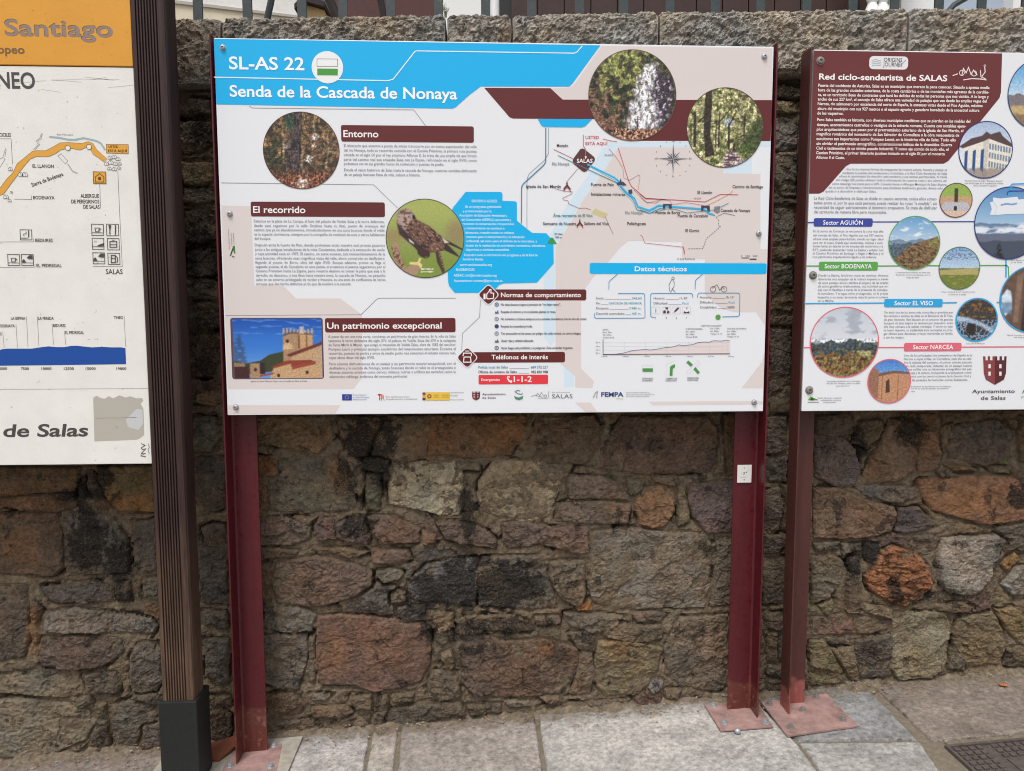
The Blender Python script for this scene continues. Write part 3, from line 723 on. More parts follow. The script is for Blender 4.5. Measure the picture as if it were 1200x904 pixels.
# fallen leaves, broken tile, twigs
def leaf(x, y, s, rot, c, name, lab, z=.006):
    mb = MB(); n = 5; V = []; F_ = []
    pts = [(0, -1), (.35, -.5), (.9, -.45), (.55, 0), (.95, .5), (.4, .45), (0, 1), (-.4, .45), (-.95, .5), (-.55, 0), (-.9, -.45), (-.35, -.5)]
    V = [(0, 0, .25)]+[(p[0]*.8, p[1], .25*(p[0]**2)-.1*p[1]) for p in pts]
    F_ = [(0, i+1, (i+1) % 12+1) for i in range(12)]
    V = [(x+s*(v[0]*math.cos(rot)-v[1]*math.sin(rot)), y+s*(v[0]*math.sin(rot)+v[1]*math.cos(rot)), gz(x)+z+s*v[2]*.8) for v in V]
    nV = len(V); V2 = V+[(v[0], v[1], v[2]-.0006) for v in V]
    F2 = F_+[tuple(nV+i for i in reversed(q)) for q in F_]+[(i+1, (i+1) % 12+1, nV+(i+1) % 12+1, nV+i+1) for i in range(12)]
    tag(mb.add(V2, F2).build(name, mat('dry_leaf', c, .7, vary=.3, vscale=120)), lab, 'leaf')
leaf(3.075, .085, .022, .8, 'a8673a', 'fallen_leaf', 'small dry orange leaf on the pavement below the wall at the right')
G = MB(); x, y = -.10, .085
G.prism([(-.055, -.05), (.01, -.06), (.075, .045), (.03, .055), (-.05, .03)], 0, .007, lambda u, v, a: (x+u, y+v, gz(x)+.012+a+.25*(v+.05)+.06*u))
tag(G.build('broken_tile', mat('terracotta', '74422a', .85, vary=.25, vscale=40, bump=.4, bscale=150)), 'orange shard of broken tile on the ground between wooden post and left steel post', 'tile shard')
def stick(name, pts, r, c, lab, cat):
    mb = MB()
    for a, b in zip(pts[:-1], pts[1:]):
        a, b = Vector(a), Vector(b); q = (b-a).to_track_quat('Z', 'Y'); V = []
        for t, rr in ((a, r), (b, r*.8)):
            for k in range(5): V.append(t+q @ Vector((rr*math.cos(k*1.2566), rr*math.sin(k*1.2566), 0)))
        mb.add(V, [(i, (i+1) % 5, 5+(i+1) % 5, 5+i) for i in range(5)]+[(4, 3, 2, 1, 0), (5, 6, 7, 8, 9)])
    return tag(mb.build(name, mat(name+'_dry', c, .8)), lab, cat)
gp = lambda px, py, dz=.004: tuple(on_ground(px, py)+np.array([0, 0, dz]))
stick('twig', [gp(559, 836, .02), gp(566, 841, .012), gp(573, 846, .006)], .0018, 'a8845c', 'pale dry twig lying on earth at the foot of the wall', 'twig')
# concrete footing under the wooden post and left plate
G = MB(); gb(G, -.33, .20, -.30, .155, -.04, .010); 
fo = tag(G.build('concrete_patch', mat('fresh_cement', '9c968a', .9, vary=.25, vscale=30, bump=.8, bscale=70)), kind='structure')
def tuft(name, px, py, Y, n, hgt, c, lab, lean=(0, -.3), parent=None, wd=.0035, leafy=False):
    p = at(px, py, Y); r2 = random.Random(int(px)); root = empty(name, tuple(p), lab, 'plant'); mb = MB()
    for k in range(n):
        a = r2.uniform(-1, 1); b = r2.uniform(-.8, .1); L = hgt*r2.uniform(.5, 1); pr = Vector(p)+Vector((r2.uniform(-.01, .01), 0, 0)); side = Vector((r2.uniform(.5, 1), r2.uniform(-.6, .6), 0)).normalized()*wd
        V = []
        for t in (0, .4, .75, 1):
            q = pr+Vector((a*.45*L*t*t, (b+lean[1])*.45*L*t, L*t*(1-.25*t))); ww = side*(1-t*.9)*(1 if t else .6)
            V += [q-ww, q+ww]
        mb.add(V, [(0, 1, 3, 2), (2, 3, 5, 4), (4, 5, 7, 6)])
        if leafy:
            for t in (.35, .55, .75, .95):
                for sg in (-1, 1):
                    q = pr+Vector((a*.45*L*t*t, (b+lean[1])*.45*L*t, L*t*(1-.25*t))); d = Vector((sg*.8, -.2, .7)).normalized()*.013; w_ = Vector((0, .5, .5)).normalized()*.0025
                    mb.add([q, q+d*.5+w_, q+d, q+d*.5-w_], [(0, 1, 2, 3)])
    mb.build('leaves', mat(name+'_green', c, .6, vary=.25, vscale=80), root)
tuft('weed_sprig', 524, 21, .15, 5, .07, '6c7a48', 'slender green weed sprouting from the coping joint above the blue sign header', wd=.002, leafy=True)
tuft('dry_stalk', 757, 17, .17, 2, .035, '8a7a60', 'thin dry stalk on top of the coping right of the green weed', wd=.0015)
tuft('grass_tuft', 712, 560, .165, 22, .035, '3f5226', 'small green grass tuft in a wall joint under the main sign', wd=.0022)
tuft('moss_tuft', 1174, 543, .165, 16, .03, '58662c', 'yellow green moss tuft in a wall joint at the far right')

# ------------------------------------------------------------------ flat print: shapes, lettering, printed pictures
class Sheet:
    """everything printed on one sign face (a vertical plane at depth Y); layers lie 0.3 mm apart"""
    def __init__(s, Y, parent): s.Y = Y; s.parent = parent; s.g = {}; s.txt = []; s.off = (0, 0, 1)
    def tile(s, ox, oy, sc): s.off = (ox, oy, sc); return s
    def P(s, x, y):
        ox, oy, sc = s.off; p = at(ox+x/sc, oy+y/sc, s.Y); return (p[0], p[2])
    def _add(s, name, colr, layer, V, F_):
        xs_ = [v[0] for v in V]; zs_ = [v[1] for v in V]; y = s.Y-.0003*layer
        big = max(max(xs_)-min(xs_), max(zs_)-min(zs_)) > .03 and not name.endswith('small_print')
        s.n = getattr(s, 'n', 0)+1; k = (name, colr, s.n if big else 0)
        s.g.setdefault(k, MB()).add([(v[0], y, v[1]) for v in V], F_)
    def raw(s, name, colr, layer, W_):
        tr = geometry.tessellate_polygon([[Vector((p[0], p[1], 0)) for p in W_]])
        s._add(name, colr, layer, W_, [tuple(t) for t in tr])
    def poly(s, name, colr, layer, pts): s.raw(name, colr, layer, [s.P(pts[i], pts[i+1]) for i in range(0, len(pts), 2)])
    def rrect(s, name, colr, layer, x0, y0, x1, y1, r=2.2, corners=1):
        a = s.P(x0, y0); b = s.P(x1, y0); c = s.P(x1, y1); d = s.P(x0, y1)
        xl, xr, zt, zb = (a[0]+d[0])/2, (b[0]+c[0])/2, (a[1]+b[1])/2, (c[1]+d[1])/2
        R_ = r/s.off[2]/315; W_ = []
        for cx, cz, a0 in ((xr-R_, zt-R_, 0), (xl+R_, zt-R_, 90), (xl+R_, zb+R_, 180), (xr-R_, zb+R_, 270)):
            for k in range(5):
                t = math.radians(a0+k*22.5); W_.append((cx+R_*math.cos(t), cz+R_*math.sin(t)))
        s.raw(name, colr, layer, W_)
    def stroke(s, name, colr, layer, pts, w, closed=False):
        W_ = [s.P(pts[i], pts[i+1]) for i in range(0, len(pts), 2)]; h = w/s.off[2]/315/2; n = len(W_); L_, R_ = [], []
        for i in range(n):
            p = Vector(W_[i]); a = Vector(W_[i-1]) if (i > 0 or closed) else None; b = Vector(W_[(i+1) % n]) if (i < n-1 or closed) else None
            d1 = (p-a).normalized() if a is not None and (p-a).length > 1e-9 else None; d2 = (b-p).normalized() if b is not None and (b-p).length > 1e-9 else None
            d1 = d1 or d2 or Vector((1, 0)); d2 = d2 or d1
            t = (d1+d2); t = t.normalized() if t.length > .2 else d1; nn = Vector((-t.y, t.x)); k = h/max(.45, nn.dot(Vector((-d1.y, d1.x))))
            L_.append(p+nn*k); R_.append(p-nn*k)
        m_ = n if closed else n-1
        s._add(name, colr, layer, [tuple(v) for v in L_+R_], [(i, (i+1) % n, n+(i+1) % n, n+i) for i in range(m_)])
    def disc(s, name, colr, layer, x, y, r, n=48, r_in=None):
        c = s.P(x, y); R_ = r if r < 0 else r/s.off[2]; R_ = R_*abs(s.P(x, y+50)[1]-s.P(x, y)[1])/(50/s.off[2])
        o = [(c[0]+R_*math.cos(2*math.pi*k/n), c[1]+R_*math.sin(2*math.pi*k/n)) for k in range(n)]
        if r_in is None: s._add(name, colr, layer, o, [tuple(range(n))])
        else:
            q = r_in/r; i_ = [(c[0]+(v[0]-c[0])*q, c[1]+(v[1]-c[1])*q) for v in o]
            s._add(name, colr, layer, o+i_, [(k, (k+1) % n, n+(k+1) % n, n+k) for k in range(n)])
    def text(s, name, colr, layer, body, x0, y, h, x1=None, bold=0.0, align='L', rot=0, shear=0, sx=1.0):
        """baseline starts at (x0, y); h = height of a capital; x1 fits the width"""
        s.txt.append(dict(name=name, c=colr, l=layer, b=body, p=s.P(x0, y), h=(s.P(x0, y-h)[1]-s.P(x0, y)[1]) if not rot else h/s.off[2]/315, w=None if x1 is None else s.P(x1, y)[0]-s.P(x0, y)[0], bold=bold, al=align, rot=rot, sh=shear, sx=sx))
    def picture(s, name, colf, layer, x, y, r, ring=None, ringw=1.6, label=None):
        c = s.P(x, y); R_ = r/s.off[2]*abs(s.P(x, y+50)[1]-s.P(x, y)[1])/(50/s.off[2]); n = 108
        A, B = np.meshgrid(np.linspace(-1, 1, n), np.linspace(-1, 1, n)); A, B = A.ravel(), B.ravel()
        sw = np.abs(A) > np.abs(B); rr = np.where(sw, A, B); rat = np.where(sw, B/np.where(A == 0, 1, A), A/np.where(B == 0, 1, B)); ph = rat*math.pi/4
        u = np.where(sw, rr*np.cos(ph), rr*np.sin(ph)); v = np.where(sw, rr*np.sin(ph), rr*np.cos(ph)); F_ = grid_faces(n, n, np.ones((n, n), bool)).tolist()
        V3 = np.stack([c[0]+u*R_, np.full(u.shape, s.Y-.0003*layer), c[1]+v*R_], 1)
        s._pic(name, V3, F_, colf(u, v), label)
        if ring: s.disc(name+'_ring', ring, layer+1, x, y, r+ringw*s.off[2]*.5, 72, r-ringw*s.off[2]*.5)
    def rpicture(s, name, colf, layer, x0, y0, x1, y1, label=None, n=110, m_=74):
        a, c = s.P(x0, y0), s.P(x1, y1); uu, vv = np.meshgrid(np.linspace(-1, 1, n), np.linspace(-1, 1, m_)); u, v = uu.ravel(), vv.ravel()
        V3 = np.stack([a[0]+(u+1)/2*(c[0]-a[0]), np.full(u.shape, s.Y-.0003*layer), c[1]+(v+1)/2*(a[1]-c[1])], 1)
        s._pic(name, V3, grid_faces(n, m_, np.ones((m_, n), bool)).tolist(), colf(u, v), label)
    def _pic(s, name, V3, F_, C, label):
        o = mesh_obj(name, V3, F_, M_PHOTO, s.parent); a = o.data.attributes.new('Col', 'FLOAT_COLOR', 'POINT')
        C = lin(np.clip(C, 0, 255)); a.data.foreach_set('color', np.concatenate([C, np.ones((len(C), 1))], 1).astype(np.float32).ravel())
        if label: o['label'] = label
    def finish(s):
        tmp = []
        for t in s.txt:
            cu = bpy.data.curves.new('t', 'FONT'); cu.body = t['b']; cu.size = 1; cu.offset = t['bold']; cu.align_x = 'LEFT'; cu.resolution_u = 2 if t['h'] < .02 else 4; cu.shear = t['sh']
            cu.fill_mode = 'FRONT'; o = bpy.data.objects.new('t', cu); COL.objects.link(o); tmp.append(o)
        dg = bpy.context.evaluated_depsgraph_get(); dg.update()
        for t, o in zip(s.txt, tmp):
            me = o.evaluated_get(dg).to_mesh(); V = np.zeros(len(me.vertices)*3); me.vertices.foreach_get('co', V); V = V.reshape(-1, 3)[:, :2]
            if len(V):
                k = t['h']/CAPH; mn, mx = V[:, 0].min(), V[:, 0].max(); kx = k*t['sx'] if t['w'] is None else t['w']/(mx-mn)
                V = V.copy(); V[:, 0] = (V[:, 0]-mn)*kx; V[:, 1] *= k
                if t['al'] == 'R': V[:, 0] -= (mx-mn)*kx
                if t['al'] == 'C': V[:, 0] -= (mx-mn)*kx/2
                a = math.radians(t['rot']); c, q = math.cos(a), math.sin(a)
                V = np.stack([t['p'][0]+V[:, 0]*c-V[:, 1]*q, t['p'][1]+V[:, 0]*q+V[:, 1]*c], 1)
                s._add(t['name'] if t['h'] > .0125 else t['name']+'_small_print', t['c'], t['l'], [tuple(v) for v in V], [tuple(p.vertices) for p in me.polygons])
            o.evaluated_get(dg).to_mesh_clear()
        for o in tmp:
            cu = o.data; bpy.data.objects.remove(o); bpy.data.curves.remove(cu)
        for (name, colr, n), g in s.g.items():
            o = mesh_obj(name.replace('_small_print', '_print') if n == 0 else name, g.V, g.F, ink(colr), s.parent)
            if n == 0: o['kind'] = 'stuff'
def _caph():
    cu = bpy.data.curves.new('t', 'FONT'); cu.body = 'H'; cu.size = 1; o = bpy.data.objects.new('t', cu); COL.objects.link(o)
    dg = bpy.context.evaluated_depsgraph_get(); dg.update(); me = o.evaluated_get(dg).to_mesh(); h = max(v.co.y for v in me.vertices)
    o.evaluated_get(dg).to_mesh_clear(); bpy.data.objects.remove(o); bpy.data.curves.remove(cu); return h
CAPH = _caph()

# ---- painters of the printed pictures: (u, v) in [-1, 1] -> sRGB
def mixc(C, c, f): f = np.clip(f, 0, 1)[..., None]; return C*(1-f)+f*np.array(c, float)
def inp(P, u, v, soft=.02): return sstep(-soft, soft, poly_sdf(np.array(P, float).reshape(-1, 2), u, v))
def nz(C, u, v, sc, amp, seed): return C*(1+amp*fbm(u*sc, v*sc, seed, 4))[..., None]
def full(u, c): return np.ones((len(u), 1))*np.array(c, float)
def grn(C, u, v, sc, amp, seed):
    """leafy grain: crisp light and dark flecks"""
    f = fbm(u*sc, v*sc, seed, 3); g = np.clip(f*2.6, -1, 1); return C*(1+amp*g)[..., None]
def p_tree(u, v):
    C = full(u, (104, 82, 62)); C = mixc(C, (58, 52, 38), sstep(-.1, .25, fbm(u*4, v*5, 1, 4)+.3*(u < -.5))); C = mixc(C, (150, 116, 76), sstep(.05, .3, fbm(u*6, v*3, 2, 4))*.8*(v > -.2))
    C = mixc(C, (48, 62, 34), inp([-.95, .1, -.55, .3, -.5, -.4, -.85, -.5], u, v, .15)*sstep(-.1, .3, fbm(u*8, v*8, 3)))
    tr = inp([-.38, 1, .05, 1, -.02, .2, .0, -.3, .25, -.75, -.55, -.72, -.4, -.2, -.3, .3], u, v, .04)
    C = mixc(C, (82, 70, 68), tr); C = mixc(C, (44, 38, 38), tr*sstep(0, .15, fbm(u*18, v*3, 4)))
    C = mixc(C, (44, 84, 56), inp([-.4, .9, -.2, .95, -.2, .55, -.4, .6], u, v, .08)*.7); C = mixc(C, (52, 54, 34), inp([-.5, -.5, .0, -.6, .35, -.72, -.1, -.8, -.4, -.75], u, v, .08))
    C = mixc(C, (150, 98, 76), sstep(-.45, -.7, v+.2*fbm(u*4, v*4, 5))*.9); C = mixc(C, (74, 42, 32), sstep(-.4, -.6, v)*sstep(.02, .1, fbm(u*16, v*16, 6)))
    for x, y, r, c in ((.38, .35, .09, (190, 180, 182)), (.2, -.22, .09, (216, 206, 196)), (-.4, .08, .08, (160, 148, 150)), (.34, .15, .04, (176, 164, 160)), (0, -.85, .15, (206, 184, 170))):
        C = mixc(C, c, sstep(r*1.4, r*.4, np.hypot(u-x, (v-y)*1.1)+.12*fbm(u*14, v*14, 7)))
    for P in ([.02, .0, .06, -.05, .02, -.3, .1, -.62, .04, -.62, -.06, -.3], [.66, .4, .72, .4, .74, .0, .66, -.5, .6, -.5, .68, .0], [-.5, .6, -.46, .6, -.42, .0, -.46, -.2, -.5, .0], [.28, .9, .32, .9, .45, .3, .4, .3], [.5, .1, .95, -.05, .95, -.1, .5, .05]): C = mixc(C, (176, 152, 120), inp(P, u, v, .02)*.55)
    return grn(grn(C, u, v, 11, .34, 8), u, v, 24, .34, 9)
def p_fall(u, v):
    C = full(u, (70, 66, 46)); C = mixc(C, (142, 146, 84), sstep(.0, .3, fbm(u*6, v*5, 11, 4)+.35*(v-.1)-.25*(u+.1))); C = mixc(C, (38, 42, 32), sstep(-.1, .25, fbm(u*4+3, v*4, 12, 4)-.25*v)); C = mixc(C, (140, 100, 84), sstep(.08, .3, fbm(u*6, v*6, 13, 4)-.5*(v+.2)-.5*(u+.3))*.8)
    rk = inp([.4, .75, .95, .3, .9, -.4, .7, -.75, .4, -.75], u, v, .12); C = mixc(C, (64, 56, 64), rk); C = mixc(C, (168, 156, 166), rk*sstep(.14, .26, fbm(u*13, v*9, 14, 3)))
    wn = .16*fbm(u*5, v*5, 20, 4); wf = inp([.28, .62, .5, .7, .5, .4, .42, 0, .52, -.3, .62, -.6, .45, -.76, .1, -.74, -.12, -.74, -.1, -.35, .08, 0, .14, .3], u+wn, v, .10)
    C = mixc(C, (176, 170, 178), wf); C = mixc(C, (250, 250, 255), wf*sstep(-.12, .12, fbm(u*12, v*4, 15, 4)+.12)); C = mixc(C, (112, 104, 92), wf*sstep(.1, .25, fbm(u*9+5, v*6, 16, 4)))
    C = mixc(C, (186, 142, 116), sstep(-.70, -.78, v+.05*fbm(u*6, v*6, 17))*(u > -.4)); C = mixc(C, (70, 46, 38), sstep(-.70, -.78, v)*sstep(0, .1, fbm(u*16, v*16, 18)))
    C = mixc(C, (60, 46, 42), (np.abs(u-.13) < .010)*(v < -.45)*(v > -.7)*.8); C = mixc(C, (60, 46, 42), (np.abs(v+.53) < .010)*(np.abs(u-.13) < .07)*.8)
    return grn(grn(C, u, v, 12, .30, 19), u, v, 26, .36, 21)
def p_path(u, v):
    C = full(u, (150, 148, 104)); C = mixc(C, (86, 96, 50), sstep(-.05, .25, fbm(u*5, v*5, 21, 4))); C = mixc(C, (214, 206, 156), sstep(.05, .25, fbm(u*7+4, v*7, 22, 4)))
    C = mixc(C, (86, 70, 54), sstep(.05, .25, fbm(u*5, v*7+9, 23, 4))*(u > 0)*.8); C = mixc(C, (176, 190, 212), sstep(.16, .05, np.hypot(u-.08, v-.14)+.1*fbm(u*9, v*9, 28))*.8)
    pa = inp([.08, -.62, .3, -.62, .6, -.95, -.1, -1], u, v, .05); C = mixc(C, (196, 178, 178), pa); C = mixc(C, (100, 76, 84), pa*sstep(.0, .15, perlin(u*3, v*18, 24)))
    C = mixc(C, (52, 64, 32), inp([.7, .1, 1, .3, 1, -.5, .6, -.8, .35, -.55], u, v, .1)*.8); C = mixc(C, (104, 134, 62), inp([.4, -.5, .7, -.4, .6, -.7, .4, -.7], u, v, .1)*sstep(0, .2, fbm(u*12, v*12, 25)))
    for P in ([-.52, .9, -.36, .95, -.36, .2, -.38, -.2, -.25, -.7, -.5, -.75, -.55, -.2, -.56, .2], [-.82, .4, -.76, .4, -.74, -.5, -.82, -.5], [-.9, .1, -.87, .1, -.87, -.3, -.9, -.3], [.08, .1, .12, .1, .14, -.55, .08, -.55], [-.16, .4, -.13, .4, -.14, -.5, -.18, -.5], [-.24, .2, -.21, .2, -.22, -.5, -.25, -.5], [.22, -.43, .27, -.41, .28, -.6, .21, -.6], [-.72, .15, -.54, .3, -.54, .25, -.72, .1], [-.2, .1, .1, .45, .1, .42, -.2, .05], [.1, -.0, .3, .4, .28, .42, .08, .05], [.5, .3, .54, .3, .52, -.3, .48, -.3]):
        C = mixc(C, (48, 38, 32), inp(P, u, v, .015)*.92)
    return grn(grn(C, u, v, 10, .24, 26), u, v, 22, .32, 27)
def p_bird(u, v):
    C = full(u, (146, 158, 88)); C = mixc(C, (168, 176, 96), sstep(-.2, .8, v)); C = mixc(C, (128, 146, 62), sstep(.1, -.8, v))
    C = mixc(C, (150, 124, 98), sstep(.5, .1, np.hypot((u-.8)*1.2, (v-.15)))*.7); C = mixc(C, (156, 132, 92), sstep(.4, .1, np.hypot(u+.8, (v-.05)*1.3))*.7)
    C = mixc(C, (172, 140, 116), inp([-.88, -.2, -.78, -.1, -.68, -.15, -.62, -.5, -.5, -.75, -.25, -.65, -.15, -.75, -.2, -.9, -.5, -1, -1, -.9, -.8, -.5], u, v, .02)); C = mixc(C, (104, 70, 58), inp([-.88, -.2, -.8, -.5, -.6, -.8, -.5, -.75, -.65, -.4, -.75, -.2], u, v, .03)*sstep(-.1, .2, fbm(u*14, v*10, 31)))
    C = mixc(C, (74, 58, 50), inp([.25, -.3, .38, -.35, .45, -.6, .52, -.9, .46, -.93, .3, -.6], u, v, .015)); C = mixc(C, (150, 112, 90), inp([.32, -.3, .4, -.35, .5, -.85, .47, -.9], u, v, .015)*sstep(-.1, .1, perlin(u*8, v*22, 32)))
    C = mixc(C, (58, 46, 46), inp([.3, .15, .5, .0, 1.0, -.28, .96, -.3, .55, -.12, .85, -.42, .88, -.48, .5, -.3, .2, -.35], u, v, .015))
    C = mixc(C, (222, 206, 180), inp([.42, .05, .55, -.05, .62, -.1, .5, -.12], u, v, .02))
    body = inp([-.72, .6, -.66, .72, -.5, .76, -.34, .7, -.26, .56, -.2, .48, .15, .3, .42, .02, .48, -.15, .5, -.28, .2, -.35, .05, -.4, -.15, -.38, -.3, -.2, -.55, -.0, -.66, .15, -.7, .35], u, v, .015)
    C = mixc(C, (112, 80, 68), body); a_ = u*.8-v*.6; b_ = u*.6+v*.8; C = mixc(C, (62, 44, 42), body*sstep(-.05, .2, fbm(a_*5, b_*12, 33, 4))); C = mixc(C, (184, 146, 116), body*sstep(.12, .26, fbm(a_*9, b_*24, 34, 3))*.7)
    hd = inp([-.72, .6, -.66, .72, -.5, .76, -.34, .7, -.26, .56, -.4, .4, -.5, .2, -.62, .2, -.7, .35], u, v, .03); C = mixc(C, (192, 170, 160), hd*.85); C = mixc(C, (110, 78, 68), hd*sstep(.05, .25, fbm(u*9, v*18, 35, 3)))
    C = mixc(C, (84, 56, 46), inp([-.62, .7, -.36, .66, -.36, .62, -.62, .62], u, v, .02)*.7); C = mixc(C, (40, 34, 40), inp([-.32, .6, -.25, .58, -.26, .48, -.32, .52], u, v, .015))
    C = mixc(C, (52, 40, 46), inp([-.72, .4, -.66, .1, -.45, -.05, -.2, -.3, .0, -.42, .05, -.5, .12, -.45, .1, -.35, -.1, -.2, -.4, .05, -.6, .3], u, v, .03)*.85)
    C = mixc(C, (66, 46, 44), inp([-.2, -.25, .1, -.3, .12, -.42, .0, -.46, .02, -.52, -.12, -.46, -.2, -.38], u, v, .02)); C = mixc(C, (226, 222, 214), inp([-.42, .0, -.3, -.1, -.28, -.15, -.4, -.08], u, v, .02))
    C = mixc(C, (226, 206, 140), inp([-.16, -.5, -.1, -.5, -.14, -.62, -.08, -.66, -.1, -.78, -.2, -.68, -.42, -.66, -.4, -.6, -.2, -.6], u, v, .015))
    for y in (-.78, -.85): C = mixc(C, (236, 236, 226), (np.abs(v-y) < .014)*(u > -.12)*(u < .2)*.85)
    return C*(1+.12*fbm(u*26, v*26, 36, 3))[..., None]
def p_church(u, v):
    C = full(u, (52, 118, 206)); C = mixc(C, (30, 84, 176), sstep(.2, 1, v)); C = mixc(C, (104, 156, 222), sstep(.3, -.7, v)*sstep(.5, -.3, u)*.8); C = mixc(C, (110, 160, 224), sstep(.15, .3, fbm(u*2, v*9, 41, 3))*(v > .4)*.5)
    C = mixc(C, (60, 66, 44), inp([-1, -.4, -.75, -.5, -.4, -.4, -.2, -.2, .1, -.1, .3, -.05, .3, -.7, -1, -.9], u, v, .02))
    C = mixc(C, (58, 52, 60), sstep(.1, .35, ridge(u*7, v*7, 42, 2))*inp([-1, .2, -.85, .5, -.75, 0, -.7, -.5, -1, -.5], u, v, .05)*.5)
    st = (170, 136, 104); dk = (120, 86, 58)
    C = mixc(C, st, inp([-1, -.45, -.75, -.5, -.75, -.95, -1, -1], u, v)*.8); C = mixc(C, (70, 36, 38), inp([-1, -.6, -.68, -.6, -.65, -1, -1, -1], u, v)); C = mixc(C, st, inp([-.64, -.5, -.4, -.48, -.4, -1, -.64, -1], u, v)); C = mixc(C, (50, 36, 40), inp([-.42, -.45, -.3, -.48, -.3, -.85, -.42, -.85], u, v))
    C = mixc(C, st, inp([.12, .4, .3, .55, .55, .5, .8, .45, .8, 0, .9, -.2, .6, -.3, .3, -.4, .12, -.45], u, v)); C = mixc(C, (212, 170, 124), inp([.5, .55, .78, .5, .78, .1, .5, .0], u, v)*.6)
    C = mixc(C, dk, inp([.46, .45, .5, .45, .5, .0, .46, .0], u, v)); C = mixc(C, dk, inp([.64, .45, .67, .45, .67, .05, .64, .05], u, v))
    for x in (.14, .22, .30, .38, .46, .54, .62, .70, .78): C = mixc(C, (196, 162, 128), inp([x-.025, .5, x-.02, .66+.03*math.sin(x*9), x+.02, .66+.03*math.sin(x*9), x+.025, .5], u, v, .015)*.9)
    C = mixc(C, (96, 66, 48), inp([.14, .5, .32, .56, .8, .5, .8, .45, .32, .5, .14, .43], u, v, .015)*.7); C = mixc(C, (220, 196, 170), inp([.5, .5, .5, .74, .6, .74, .6, .5], u, v, .02)*.8)
    C = mixc(C, (214, 176, 134), inp([.12, .1, .18, .2, .32, .15, .35, .0, .12, -.05], u, v, .03))
    C = mixc(C, (110, 52, 44), inp([.2, -.2, .95, .2, 1, .25, 1, .12, .25, -.28], u, v)); C = mixc(C, (196, 158, 118), inp([.3, -.3, 1, .12, 1, -.6, .9, -.7, .3, -.45], u, v)*.95)
    C = mixc(C, (196, 158, 118), inp([-.1, -.6, .3, -.45, .9, -.6, 1, -.4, 1, -1, -.2, -1], u, v)); C = mixc(C, (140, 62, 46), inp([-.15, -.6, .2, -.4, .75, -.38, .85, -.45, .3, -.62, .28, -.5, -.1, -.66], u, v)); C = mixc(C, (158, 70, 50), inp([-.42, -.88, -.1, -.8, -.1, -.85, -.42, -.95], u, v)); C = mixc(C, (150, 66, 48), inp([.3, -.62, .85, -.45, .85, -.52, .32, -.7], u, v))
    for x, y in ((.0, -.9), (.65, -.8), (.22, .25), (-.52, -.7)): C = mixc(C, (60, 44, 38), sstep(.05, .02, np.hypot(u-x, (v-y)*.6)))
    bl = 1+.34*fbm(u*30, v*30, 43, 3); land = sstep(0, -1, C[:, 2]-C[:, 0]); return C*(1+(bl-1)*land)[..., None]
def sky_c(v, top=(104, 158, 206), bot=(206, 220, 232)): f = np.clip((v+.2)/1.2, 0, 1)[:, None]; return np.array(top, float)*f+np.array(bot, float)*(1-f)
def hills(u, v, C, y, c, sd, amp=.15): return mixc(C, c, sstep(.02, -.02, v-y-amp*fbm(u*2, u*0, sd, 4)))
def p_hills1(u, v):
    C = sky_c(v); C = mixc(C, (240, 244, 248), sstep(.1, .4, fbm(u*2, v*5, 51))*.8); C = hills(u, v, C, .12, (120, 140, 160), 52, .2); C = hills(u, v, C, -.05, (84, 100, 112), 53, .2)
    C = mixc(C, (132, 106, 74), inp([-.9, -.75, -.3, -.2, .1, .0, .9, .25, 1, 0, 1, -1, -1, -1], u, v, .04)); C = mixc(C, (80, 64, 52), inp([-.9, -.75, -.3, -.2, .1, .0, .9, .25, 1, 0, 1, -1, -1, -1], u, v, .04)*sstep(0, .25, fbm(u*6+v*4, v*9, 54))); C = mixc(C, (150, 154, 82), inp([.5, .05, .95, .2, .95, -.1, .6, -.15], u, v, .08)*.6)
    return np.where((v > .05)[:, None], C, grn(C, u, v, 12, .22, 55))
def p_field(u, v):
    C = sky_c(v, (130, 172, 214), (196, 214, 228)); C = mixc(C, (96, 86, 104), sstep(.12, .3, ridge(u*5, v*6, 56, 2)-.45)*(v > .4)*.7); C = hills(u, v, C, .0, (104, 120, 84), 57, .1)
    C = mixc(C, (186, 170, 110), inp([-1, -.1, .9, .02, 1, -.3, -1, -.35], u, v, .03)*.9); C = mixc(C, (112, 128, 56), sstep(-.3, -.36, v+.05*fbm(u*4, v*4, 58))); C = mixc(C, (176, 140, 84), sstep(.12, .3, fbm(u*3, v*9, 59))*(v < -.3)*.8)
    return C*(1+.18*fbm(u*14, v*14, 60, 3))[..., None]
def p_mon(u, v):
    C = full(u, (150, 178, 86)); C = mixc(C, (196, 160, 124), sstep(.3, .2, v)); C = mixc(C, (190, 188, 196), inp([-.7, -.1, .7, -.1, 1, -.6, -1, -.6], u, v, .05)); C = mixc(C, (214, 190, 170), sstep(-.55, -.65, v))
    C = mixc(C, (70, 60, 58), inp([-.12, .7, .1, .7, .12, -.1, -.1, -.1], u, v, .03)); C = mixc(C, (50, 44, 50), inp([-.1, -.35, .08, -.35, .08, -.6, -.1, -.6], u, v, .03)); return C*(1+.2*fbm(u*12, v*12, 61, 3))[..., None]
